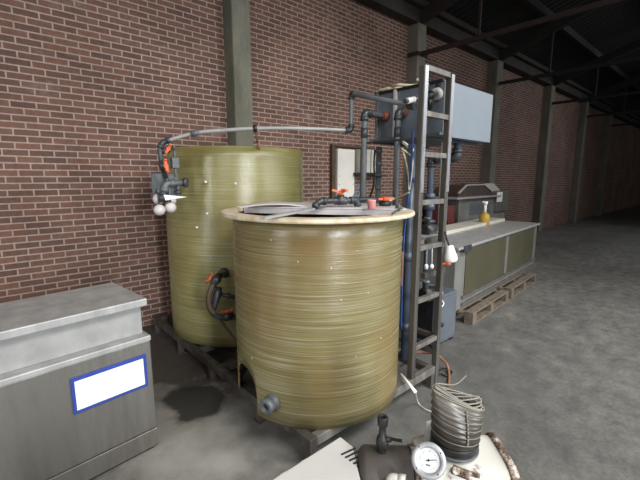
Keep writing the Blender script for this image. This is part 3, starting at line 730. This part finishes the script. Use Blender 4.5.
small_pump('dark pump on the small steel shelf behind the ladder', 430, 229, 1.70, .9, 'pvc_dark')
cpm = small_pump('black pump low behind the ladder above the control cabinet', 429, 292, 1.9, 1.15)
tr_ = PY(431, 272, 1.66)
tag(obj('mounting_rail', lambda b: box(b, (tr_.x-.15, 1.62, tr_.z-.025), (tr_.x+.15, 1.66, tr_.z+.02)), 'skid', None, .003), 'dark steel mounting rail behind the lower ladder rungs', 'rail')
for k, (x, l) in enumerate(((426.5, 'left'), (432, 'right'))):
    a_, b_ = PY(x, 240, 1.72), PY(x-.5, 268, 1.72)
    s_t = thing('flow_tube', 'thin upright flow tube behind the ladder, %s of the two' % l, 'tube', b_)
    obj('tube', lambda b, a_=a_, b_=b_: cyl(b, a_, b_, .009, 10), 'pvc_pale', s_t)
    obj('end_fitting', lambda b, b_=b_: lathe(b, b_-UP*.01, UP, [(0, .016), (.03, .018), (.045, .01)], 12), 'white', s_t)
# white wash bottle hung upside down on the ladder's right post
jb = PY(448, 262, 1.47)
jt = thing('spray_bottle', 'white bottle with an orange cap hung upside down on the ladder post', 'bottle', jb-UP*.02)
def bottle(b):
    lathe(b, jb+R3*.022+UP*.0, UP-R3*.12, [(0, .03), (.008, .044), (.02, .05), (.045, .049), (.09, .036), (.118, .029), (.128, .024), (.131, .008)], 20)
obj('bottle_body', bottle, 'white', jt)
obj('cap', lambda b: (cyl(b, jb-UP*.022, jb+UP*.006, .024, 14), cyl(b, jb-UP*.012, jb-UP*.012-R3*.05, .012, 10)), 'orange', jt)
hk = PY(446, 238, 1.47)
obj('hook', lambda b: tube(b, round_path([jb+UP*.13, hk+UP*.01, hk+UP*.045-R3*.01, V((LU1-.01, LV-.004, hk.z+.04))], .02), .006, 8), 'dark_steel', jt)

# grey control cabinet
GU0, GU1, GV0, GV1, GZ = 3.145, 3.53, 1.85, 2.5, .525
gc = thing('control_cabinet', 'blue grey steel cabinet on the floor behind the ladder foot', 'cabinet', ((GU0+GU1)/2, (GV0+GV1)/2, 0))
obj('cabinet_body', lambda b: box(b, (GU0, GV0, .03), (GU1, GV1, GZ)), 'grey_box', gc, .006)
obj('side_grille', lambda b: [box(b, (GU0-.008, GV0+.03, .06), (GU0, GV1-.03, GZ-.03))]+[box(b, (GU0-.014, GV0+.08+.12*i, .34), (GU0-.006, GV0+.10+.12*i, .40)) for i in range(6)], 'black', gc, label='black louvred side')
obj('door_panel', lambda b: box(b, (GU0+.02, GV0-.012, .06), (GU1-.02, GV0, GZ-.03)), 'grey_box', gc, .004)
obj('knob', lambda b: lathe(b, PY(438, 325, GV0-.012)+V((.03, 0, 0)), (0, -1, 0), [(0, .02), (.02, .024), (.035, .02)], 16), 'black', gc)
lo_ = PY(440, 303, GV0-.02)
obj('cable_loop', lambda b: tube(b, smooth_path([PY(436.5, 300, GV0-.015), PY(440, 299.5, GV0-.03), PY(443.5, 302.5, GV0-.03), PY(442.5, 306, GV0-.03), PY(439, 307, GV0-.03), PY(436, 306, GV0-.015)], 6), .006, 8), 'white', gc, label='white cable loop')
obj('foot', lambda b: [box(b, (u, v, 0), (u+.05, v+.05, .03)) for u in (GU0+.01, GU1-.06) for v in (GV0+.01, GV1-.06)], 'black', gc)

dk = thing('dark_backing', 'black box added as dark backing behind the ladder, left of the control cabinet', 'machine', (2.97, 2.4, 0))  # box put in as dark backing between the ladder posts
obj('housing', lambda b: box(b, (2.76, 2.06, .04), (3.08, 2.75, .80)), 'black', dk, .01)
obj('lid_plate', lambda b: box(b, (2.75, 2.05, .80), (3.09, 2.76, .82)), 'pvc_dark', dk, .004)
obj('foot', lambda b: box(b, (2.78, 2.08, 0), (3.06, 2.73, .04)), 'dark_steel', dk)
for i in range(5): obj('vent_slot', lambda b, i=i: box(b, (2.80, 2.052, .55-.05*i), (3.02, 2.06, .565-.05*i)), 'pvc_dark', dk)
# cables on the floor by the ladder foot
cable('rust_hose', [(400, 352, 'z', .2), (415, 352, 'z', .2), (430, 353, 'z', .2), (438.5, 356, 'z', .19), (446.5, 364, 'z', .06), (449, 374, 'z', .012), (448.5, 386, 'z', .012)], .011, 'brownhose', 'orange brown hose bending out from behind the ladder foot on the floor', 'hose')
cable('dark_cable', [(437, 372, 'z', .01), (444, 368, 'z', .02), (452, 372, 'z', .01), (447, 376, 'z', .01), (440, 374, 'z', .012), (436, 378, 'z', .01)], .006, 'black', 'dark cable curled on the floor by the ladder foot')
cable('dark_cable', [(401, 366, 'z', .012), (408, 362, 'z', .012), (418, 366, 'z', .012), (424, 371, 'z', .012), (414, 372, 'z', .012)], .006, 'black', 'dark cable lying on the floor under the skid rail')
wc = thing('white_lead', 'white lead dropping over the skid rail and trailing across the floor', 'cable', PZ(420, 402, 0))
obj('conduit', lambda b: tube(b, [PZ(401, 374.5, .21), PZ(415.5, 392, .19)], .011, 10), 'white', wc)
obj('lead', lambda b: tube(b, smooth_path([PZ(415.5, 392, .19), PZ(416.5, 398, .08), PZ(419, 404, .01), PZ(425, 409, .008), PZ(434, 412, .008), PZ(446, 411, .008)], 6), .0055, 8), 'pvc_pale', wc)

# ================================================================== LONG TANK ON PALLETS, RIGHT BACKGROUND
TA = math.radians(4.5); TD = V((math.cos(TA), math.sin(TA), 0)); TN = V((-TD.y, TD.x, 0))
PO = PZ(472.5, 325.5, 0)             # near corner of the first pallet
RM = Matrix.Rotation(TA, 3, 'Z')
def rb(b, lo, hi, o=PO): # box in the pallet's own axes
    lo, hi = V(lo), V(hi)
    p = o+TD*lo.x+TN*lo.y+UP*lo.z
    vs = []
    for z in (lo.z, hi.z):
        for x, y in ((lo.x, lo.y), (hi.x, lo.y), (hi.x, hi.y), (lo.x, hi.y)): vs.append(b.verts.new(o+TD*x+TN*y+UP*z))
    for f in ((3, 2, 1, 0), (4, 5, 6, 7), (0, 1, 5, 4), (1, 2, 6, 5), (2, 3, 7, 6), (3, 0, 4, 7)): b.faces.new([vs[i] for i in f])
def make_pallet(x0, label):
    t_ = thing('pallet', label, 'pallet', PO+TD*(x0+.6)+TN*.5, 'wooden pallets under the long tank')
    for k in range(3): obj('runner', lambda b, k=k: rb(b, (x0, k*.45, 0), (x0+1.2, k*.45+.1, .022)), 'wood', t_)
    for k in range(3):
        for i in range(3): obj('block', lambda b, k=k, i=i: rb(b, (x0+i*.55, k*.45, .022), (x0+i*.55+.1, k*.45+.1, .1)), 'wood', t_)
    for k in range(3): obj('stringer', lambda b, k=k: rb(b, (x0+k*.55, 0, .1), (x0+k*.55+.1, 1.0, .122)), 'wood', t_)
    for y0 in (0, .16, .31, .47, .63, .78, .9): obj('deck_board', lambda b, y0=y0: rb(b, (x0, y0, .122), (x0+1.2, y0+.1, .144)), 'wood', t_, .003)
make_pallet(0, 'wooden pallet under the near end of the long grey tank')
make_pallet(1.32, 'wooden pallet under the middle of the long grey tank')
ZT = .90
lg = thing('long_tank', 'long grey steel tank with a dark olive side panel standing on pallets', 'tank', PO+TD*1.6+TN*.6+UP*.145)
X0, X1, Y0, Y1 = -.16, 3.0, .17, 1.02
obj('tank_body', lambda b: rb(b, (X0, Y0, .145), (X1, Y1, ZT-.03)), 'grey_paint', lg, .006)
obj('side_panel', lambda b: rb(b, (X0+.26, Y0-.012, .31), (X1-.2, Y0, ZT-.06)), 'olive_panel', lg, .003, label='dark olive side panel')
for z in (.20, .285): obj('side_strip', lambda b, z=z: rb(b, (X0+.2, Y0-.03, z-.014), (X1, Y0, z+.014)), 'stainless', lg, .003)
obj('table_top', lambda b: rb(b, (X0-.03, Y0-.04, ZT-.03), (X1+.02, Y1+.02, ZT)), 'stain_pale', lg, .004)
obj('end_stile', lambda b: rb(b, (1.42, Y0-.02, .31), (1.52, Y0-.001, ZT-.06)), 'grey_paint', lg, .003)
obj('edge_bracket', lambda b: rb(b, (X0+.1, Y0-.05, ZT-.07), (X0+.3, Y0-.035, ZT-.0)), 'pvc_dark', lg)
sl = thing('cover_slab', 'beige slab lying along the back of the long tank top', 'slab', PO+TD*1.9+TN*.9+UP*ZT)
obj('slab', lambda b: rb(b, (.55, .66, ZT), (2.9, .98, ZT+.05)), 'offwhite', sl, .006)
yj = PZ(484, 225, ZT)
yt = thing('yellow_jug', 'yellow plastic jug with a white pump neck on the long tank', 'jug', yj)
obj('jug_body', lambda b: lathe(b, yj, UP, [(0, .07), (.01, .08), (.15, .08), (.18, .062), (.2, .03), (.21, .03)], 20), 'yellow', yt)
obj('pump_neck', lambda b: (cyl(b, yj+UP*.2, yj+UP*.33, .022, 12), cyl(b, yj+UP*.33, yj+UP*.38, .035, 14), bar(b, yj+UP*.37, yj+UP*.375-R3*.05, .02, .02)), 'white', yt)

# machine with a smoked hood behind the long tank
MV = 3.46
ma, mb = PY(458, 222, MV), PY(497, 200, MV)
mt = thing('hooded_machine', 'grey sheet metal machine with a dark faceted hood against the brick wall', 'machine', (ma.x+.7, MV+.3, 0))
mx0, mx1 = ma.x, ma.x+2.0
zt_ = PY(459, 199, MV).z
obj('machine_body', lambda b: box(b, (mx0, MV, 0), (mx1, MV+.62, zt_)), 'grey_paint', mt, .008)
wz0, wz1 = PY(475, 214, MV).z, PY(475, 203, MV).z
obj('window_panel', lambda b: box(b, (mx0+.42, MV-.012, wz0), (mx0+1.25, MV, wz1)), 'pvc', mt, .004)
obj('work_shelf', lambda b: box(b, (mx0-.25, MV-.10, zt_), (mx0+1.55, MV+.6, zt_+.03)), 'stain_pale', mt, .004)
zh = PY(475, 183.5, MV+.2).z; zb_ = zt_+.03
hx0, hx1 = PY(455.5, 198, MV+.1).x, PY(489, 198, MV+.1).x
def hood(b):
    prism(b, [(hx0, MV+.05, zb_), (hx0, MV+.05, zb_+.07), (hx0+.28, MV+.05, zh-.02), (hx1-.38, MV+.05, zh-.02), (hx1, MV+.05, zb_+.07), (hx1, MV+.05, zb_)], (0, .55, 0))
obj('hood', hood, 'glass_dark', mt, .004, label='smoked brown hood')
def hood_trim(b):
    P_ = [(hx0, zb_+.07), (hx0+.28, zh-.02), (hx1-.38, zh-.02), (hx1, zb_+.07)]
    for (xa, za), (xb, zb2) in zip(P_, P_[1:]): bar(b, (xa, MV+.045, za), (xb, MV+.045, zb2), .02, .035, (0, 1, 0))
    prism(b, [(hx1-.36, MV+.05, zh), (hx1+.02, MV+.05, zb_+.08), (hx1+.42, MV+.05, zb_+.08), (hx1+.05, MV+.05, zh)], (0, .5, 0))
obj('hood_trim', hood_trim, 'pvc_pale', mt)
obj('side_unit', lambda b: box(b, (hx1+.03, MV-.05, zb_-.35), (hx1+.62, MV+.5, zb_+.07)), 'stainless', mt, .006)
rb0 = PY(447, 220, 3.41)
tag(obj('red_machine_base', lambda b: (box(b, (rb0.x, 3.44, 0), (rb0.x+.3, 3.84, PY(450, 206, 3.41).z)), box(b, (rb0.x+.05, 3.41, .1), (rb0.x+.25, 3.44, .9)), cyl(b, (rb0.x+.15, 3.64, PY(450, 206, 3.41).z), (rb0.x+.15, 3.64, PY(450, 206, 3.41).z+.06), .08, 16)), 'darkred', None, .01), 'dark red machine box seen just right of the ladder', 'machine')
bs = PY(499, 197, MV-.05)
tag(obj('name_plate', lambda b: (box(b, (bs.x-.12, MV-.07, bs.z-.1), (bs.x+.12, MV-.055, bs.z+.1)),), 'white', None, .003), 'white plate on the machine at the right edge', 'plate')

# ================================================================== STAINLESS CABINET, LEFT
CA = math.radians(6); CD = V((math.cos(CA), math.sin(CA), 0)); CN = V((-CD.y, CD.x, 0))
CO = PZ(158.5, 447, 0)      # foot of its right front corner
def cbx(b, lo, hi): 
    vs = []
    for z in (lo[2], hi[2]):
        for x, y in ((lo[0], lo[1]), (hi[0], lo[1]), (hi[0], hi[1]), (lo[0], hi[1])): vs.append(b.verts.new(CO+CD*x+CN*y+UP*z))
    for f in ((3, 2, 1, 0), (4, 5, 6, 7), (0, 1, 5, 4), (1, 2, 6, 5), (2, 3, 7, 6), (3, 0, 4, 7)): b.faces.new([vs[i] for i in f])
def zc(x, y): return PY(x, y, CO.y).z
zl = zc(152.6, 333.5); zs0 = zc(150.5, 305); zs1 = zc(150.5, 297.5)
print('cab z', zl, zs0, zs1)
cs = thing('steel_cabinet', 'stainless steel cabinet at the left edge with a blue framed notice on its front', 'cabinet', CO-CD*.6+CN*.3)
LW_ = -1.5
obj('cabinet_body', lambda b: cbx(b, (LW_, 0, .14), (0, .55, zl-.035)), 'stainless', cs, .006)
obj('plinth', lambda b: cbx(b, (LW_, .0, .02), (.005, .55, .135)), 'stainless', cs, .004)
obj('ledge', lambda b: cbx(b, (LW_, -.015, zl-.033), (.0, .57, zl)), 'stain_pale', cs, .006)
obj('upstand', lambda b: cbx(b, (LW_, .05, zl), (-.02, .45, zs0)), 'pvc_mid', cs, .004)
obj('counter_top', lambda b: cbx(b, (LW_, .0, zs0), (.0, .52, zs1)), 'stain_pale', cs, .006)
p0 = PY(149, 350, CO.y); 
zn1, zn0 = zc(149, 352), zc(149, 384)
nf = obj('notice_frame', lambda b: cbx(b, (-.42, -.012, zn0), (-.036, -.001, zn1)), 'label_blue', cs, .002, label='blue framed notice')
obj('notice_sheet', lambda b: cbx(b, (-.405, -.016, zn0+.02), (-.056, -.011, zn1-.02)), 'white', nf)
for x in (LW_+.02, -.06): obj('foot', lambda b, x=x: cbx(b, (x, .02, 0), (x+.04, .06, .025)), 'black', cs)

# ================================================================== FOREGROUND PUMP
ZP = .56
cr = PZ(340.5, 436.5, ZP)      # far right corner of the white cover
wv = thing('machine_cover', 'white sheet metal machine cover with cooling slots in the foreground', 'cover', (cr.x-.4, cr.y-.3, 0))
COV = [(1.04, 1.032), (1.035, .955), (.895, .772), (.84, .70), (.78, .50), (-.15, .50), (-.15, 1.032)]
obj('cover_top', lambda b: prism(b, [(x, y, ZP-.012) for x, y in COV], (0, 0, .012)), 'cover_white', wv, .004)
cin = lambda x, y: (x+(.45-x)*.01, y+(.75-y)*.01)
obj('cover_side', lambda b: prism(b, [cin(x, y)+(.02,) for x, y in COV], (0, 0, ZP-.034)), 'wpaint', wv, .004)
def slots(b):
    for i in range(5):
        y = cr.y-.085-.022*i
        bar(b, (cr.x-.075, y+.006, ZP+.0007), (cr.x-.004, y-.006, ZP+.0007), .0085, .0012)
obj('cooling_slot', slots, 'black', wv)
obj('edge_rust', lambda b: bar(b, (cr.x-.9, cr.y+.0005, ZP-.008), (cr.x-.15, cr.y+.0005, ZP-.008), .003, .012), 'rusty', wv)

nrm = (F3*.62+UP*.78)
T1 = PZ(356.5, 444, .58); T2 = PZ(477, 433, .62)
S = T1-nrm*.11; E_ = PZ(488, 430, .62)-F3*.125-UP*.13
zax = (S.z+E_.z)/2; S.z = E_.z = zax
AX = (E_-S).normalized(); LEN = (E_-S).length
print('pump axis', S, E_, LEN)
vp = thing('vacuum_pump', 'worn pump in the foreground with a dark casing, a white housing and a dial gauge', 'pump', (S.lerp(E_, .5).x, S.lerp(E_, .5).y, 0))
l1 = LEN*.385
obj('motor_casing', lambda b: lathe(b, S, AX, [(0, .06), (.004, .09), (.018, .108), (.03, .112), (l1-.01, .112)], 40), 'motor', vp)
obj('joint_ring', lambda b: lathe(b, S, AX, [(l1-.006, .116), (l1-.004, .119), (l1+.008, .119), (l1+.010, .116)], 40), 'rusty', vp)
obj('white_housing', lambda b: squircle(b, S, AX, [(l1+.012, .100), (l1+.02, .116), (l1+.05, .122), (l1+.075, .128), (LEN-.014, .130)]), 'wpaint', vp)
obj('end_flange', lambda b: squircle(b, S, AX, [(LEN-.016, .134), (LEN-.012, .139), (LEN+.010, .139), (LEN+.014, .134)]), 'rusty', vp)
hx = PZ(457, 447, .62)
# saddle neck + flange for the hose
hbase = PZ(452.5, 440, .64); hbase.z = 0
axp = S+AX*((hbase-S).dot(AX)); hb_ = V((axp.x, axp.y, 0)) 
hb_ = hb_.lerp(hbase, .35)
ZH = zax+.134
obj('inlet_neck', lambda b: lathe(b, V((hb_.x, hb_.y, zax+.06)), UP, [(0, .078), (.075, .078), (.078, .090), (.086, .090)], 36), 'pvc', vp)
obj('stand', lambda b: [box(b, p+V((-.05, -.05, -p.z)), p+V((.05, .05, -.08))) for p in (S+AX*.12, S+AX*(LEN-.14))]+[bar(b, V((S.x, S.y, .03))-AX*.05, V((E_.x, E_.y, .03))+AX*.05, .26, .06)], 'motor', vp, .006)
# left wing of the housing behind the hose
wng = PZ(429, 421, .64)
obj('housing_fin', lambda b: prism(b, [PZ(426, 420.5, .66), PZ(433, 419.5, .66), PZ(438, 436, .63), PZ(446, 450, .61), PZ(421, 452, .60)], -UP*.05), 'wpaint', vp, .004)
# lifting latch near the right
lc = PZ(463, 473, .62)
obj('latch', lambda b: (bar(b, PZ(452, 469, .625), PZ(470, 476, .625), .035, .015), bar(b, PZ(457, 470, .64), PZ(480, 476, .63), .016, .014), cyl(b, PZ(456, 471, .61), PZ(456, 471, .65), .013, 12)), 'rusty', vp, .003)
# gauge facing the viewer
gcn = PZ(429, 461, .67); gd = (O-gcn).normalized(); gd = (gd+V((0, 0, .12))-R3*.08).normalized()
gcn = gcn+gd*.03
ga = thing('pressure_gauge', 'round steel pressure gauge with a white dial on the pump', 'gauge', gcn-gd*.05)
obj('case', lambda b: lathe(b, gcn-gd*.045, gd, [(0, .048), (.012, .057), (.03, .058), (.034, .063), (.041, .063), (.046, .058), (.045, .042), (.040, .0415)], 40), 'bezel', ga)
gx, gy, _ = frame_of(gd)
gup = (UP-gd*UP.dot(gd)).normalized(); gri = gup.cross(gd).normalized()
obj('dial', lambda b: cyl(b, gcn-gd*.006, gcn-gd*.0045, .0425, 36), 'dial', ga)
def ticks(b):
    for i in range(31):
        a = math.radians(225-270*i/30); d = gri*math.cos(a)+gup*math.sin(a)
        L_ = .0075 if i % 5 == 0 else .004
        bar(b, gcn-gd*.0042+d*(.034-L_), gcn-gd*.0042+d*.034, .0012 if i % 5 == 0 else .0007, .0006, gd)
    bar(b, gcn-gd*.0042-gup*.016-gri*.008, gcn-gd*.0042-gup*.016+gri*.008, .004, .0006, gd)
obj('dial_marks', ticks, 'pvc_dark', ga)
nd = (gri*.96+gup*.28).normalized()
obj('needle', lambda b: (bar(b, gcn-gd*.003-nd*.010, gcn-gd*.003+nd*.030, .0022, .001, gd), cyl(b, gcn-gd*.004, gcn-gd*.001, .004, 14)), 'black', ga)
obj('bezel_screw', lambda b: [cyl(b, gcn-gd*.004+(gri*math.cos(a)+gup*math.sin(a))*.053, gcn+gd*.002+(gri*math.cos(a)+gup*math.sin(a))*.053, .0028, 8) for a in (.7, 2.4, 3.9, 5.5)], 'black', ga)
obj('back_stem', lambda b: cyl(b, gcn-gd*.045, gcn-gd*.15, .014, 12), 'bezel', ga)
ga.scale = (.93, .93, .93)
# black valve standing on the motor casing
kb = PZ(381, 447, .60); kb = S+AX*((kb-S).dot(AX)); kb = V((kb.x, kb.y, zax+.105))
kT = PZ(381.5, 416, .80)
tv = thing('stop_valve', 'black stop valve with a side lever standing on the dark pump casing', 'valve', kb)
H_ = .155
obj('valve_body', lambda b: lathe(b, kb, UP, [(0, .017), (.025, .017), (.027, .021), (.05, .024), (.07, .021), (.078, .014), (H_-.04, .013), (H_-.037, .020), (H_, .021), (H_, .012), (H_-.02, .011)], 8), 'castblack', tv, .002)
obj('lever', lambda b: (cyl(b, kb+UP*.058, kb+UP*.058+R3*.034, .010, 12), bar(b, kb+UP*.062+R3*.025, kb+UP*.056+R3*.075-F3*.006, .012, .006)), 'castblack', tv)
obj('side_boss', lambda b: cyl(b, kb+UP*.05, kb+UP*.05-F3*.028+R3*.012, .012, 12), 'castblack', tv)
rk = PZ(390, 476, .60)
tag(obj('elbow_fitting', lambda b: (tube(b, round_path([rk-UP*.06, rk, rk+R3*.05-F3*.02], .02), .014, 10), cyl(b, rk+R3*.03-F3*.012, rk+R3*.05-F3*.02, .019, 10)), 'wpaint', None), 'small white elbow fitting in front of the dark pump casing', 'fitting')

# collapsed wire hose standing on the pump
HB0 = V((hb_.x, hb_.y, ZH+.012))
hz = thing('spiral_hose', 'collapsed ribbed grey hose with loose wire rings standing on the pump', 'hose', HB0)
HH = .185
def hose_pt(t, a):
    r = .082+.006*t
    sx = 1+.12*t; sl_ = .042*t*(-math.cos(a))   # taller on the left, leaning
    return HB0+R3*(r*sx*math.cos(a)+.004*t)+F3*(r*(1-.55*max(0, t-.35)**1.6/.5)*math.sin(a))+UP*(HH*t+sl_)
def hose_wall(b):
    n = 64; rows = 50; rg = []
    for k in range(rows+1):
        t = k/rows; w_ = 1+.014*math.cos(2*PI*t*11)
        row = []
        for i in range(n):
            a = 2*PI*i/n; p = hose_pt(t, a); c = HB0+UP*p.z*0; ctr = V((HB0.x, HB0.y, p.z)); row.append(b.verts.new(ctr+(p-ctr)*w_))
        rg.append(row)
    for k in range(rows):
        for i in range(n):
            f = b.faces.new((rg[k][i], rg[k][(i+1) % n], rg[k+1][(i+1) % n], rg[k+1][i])); f.smooth = True
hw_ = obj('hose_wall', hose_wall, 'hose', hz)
s_ = hw_.modifiers.new('thick', 'SOLIDIFY'); s_.thickness = .003; s_.offset = -1
for t in (.30, .46, .60, .74, .88): 
    obj('wire_ring', lambda b, t=t: tube(b, [V((HB0.x, HB0.y, 0))*0+hose_pt(t, 2*PI*i/48)+(hose_pt(t, 2*PI*i/48)-HB0-UP*(hose_pt(t, 2*PI*i/48).z-HB0.z)).normalized()*.0025 for i in range(49)], .0018, 6), 'wire', hz)
def loose(b, k):
    pts = []
    for i in range(49):
        a = 2*PI*i/48; p = hose_pt(1, a)
        p = p+UP*(.004+.010*k*max(0, math.sin(a*1+.3*k))+.012*k*max(0, -math.cos(a))*.25)+R3*.004*math.sin(k*2+a)
        ctr = V((HB0.x, HB0.y, p.z)); d_ = (p-ctr)*(1.0-.03*k+.02*math.sin(a*2+k)); pts.append(ctr+R3*d_.dot(R3)+F3*d_.dot(F3)*(1-.16*k))
    tube(b, pts, .003, 8)
for k in range(6): obj('loose_ring', lambda b, k=k: loose(b, k), 'wire', hz)
sw = [hose_pt(1, PI*1.0)+UP*.012, hose_pt(1, PI*.75)+UP*.02, HB0+UP*(HH+.045)+F3*.03, HB0+UP*(HH+.07)+F3*.05+R3*.05]
obj('wire_end', lambda b: tube(b, smooth_path(sw, 8), .0035, 8), 'wire', hz)
obj('hose_clamp', lambda b: lathe(b, HB0+UP*.012, UP, [(0, .0865), (.003, .0885), (.017, .0885), (.02, .0865)], 40, False, False), 'castblack', hz)
ch = hose_pt(.93, -1.45)
obj('chain', lambda b: [ball(b, hose_pt(.93-.07*i, -1.42)+(-F3)*.006, .0042, (1, 1, 1.5), 8) for i in range(9)], 'wire', hz)

# ================================================================== LIGHT
W = bpy.data.worlds.new('hall_air'); bpy.context.scene.world = W; W.use_nodes = True
bg = W.node_tree.nodes['Background']; bg.inputs[0].default_value = (.93, .96, 1.0, 1); bg.inputs[1].default_value = .16
def area(name, loc, target, sx, sy, power, col=(1, 1, 1), spread=180):
    l = bpy.data.lights.new(name, 'AREA'); l.shape = 'RECTANGLE'; l.size = sx; l.size_y = sy; l.energy = power; l.color = col
    l.spread = math.radians(spread)
    o = bpy.data.objects.new(name, l); C.objects.link(o); o.location = loc
    o.rotation_euler = (V(target)-V(loc)).to_track_quat('-Z', 'Y').to_euler()
    return o
area('skylight', (3.0, -2.2, 5.4), (2.6, 1.8, 0), 7, 1.6, 180, (1, .98, .95), 95)
area('skylight', (-4.5, -2.5, 4.6), (1.6, 2.6, .3), 3.0, 3.0, 70, (1, .97, .93), 120)
area('skylight', (12, -2.5, 5.2), (9, 3, 0), 10, 1.6, 100, (.93, .97, 1), 115)
# daylight through the tall windows of the opposite wall and the open end of the hall
area('window_light', (-.9, -7.2, 2.4), (1.7, 2, -.9), 1.0, 3.2, 105, (.92, .96, 1), 62)
area('window_light', (7.2, -7.0, 2.4), (2.2, 2.4, -.9), 1.2, 3.2, 75, (.92, .96, 1), 62)
area('window_light', (-7.0, 1.2, 2.2), (1.7, 2.4, -.7), 1.3, 3.2, 30, (.95, .97, 1), 62)

# ================================================================== CAMERA
cd = bpy.data.cameras.new('camera'); cam = bpy.data.objects.new('camera', cd); C.objects.link(cam)
cd.sensor_fit = 'HORIZONTAL'; cd.sensor_width = 36; cd.lens = FPX/640*36; cd.clip_start = .05; cd.clip_end = 200
fwd = V((FW[0]*CT, FW[1]*CT, -ST)); cam.location = O
cam.rotation_euler = fwd.to_track_quat('-Z', 'Y').to_euler()
sc = bpy.context.scene; sc.camera = cam
sc.view_settings.view_transform = 'Standard'; sc.view_settings.look = 'None'; sc.view_settings.exposure = 0
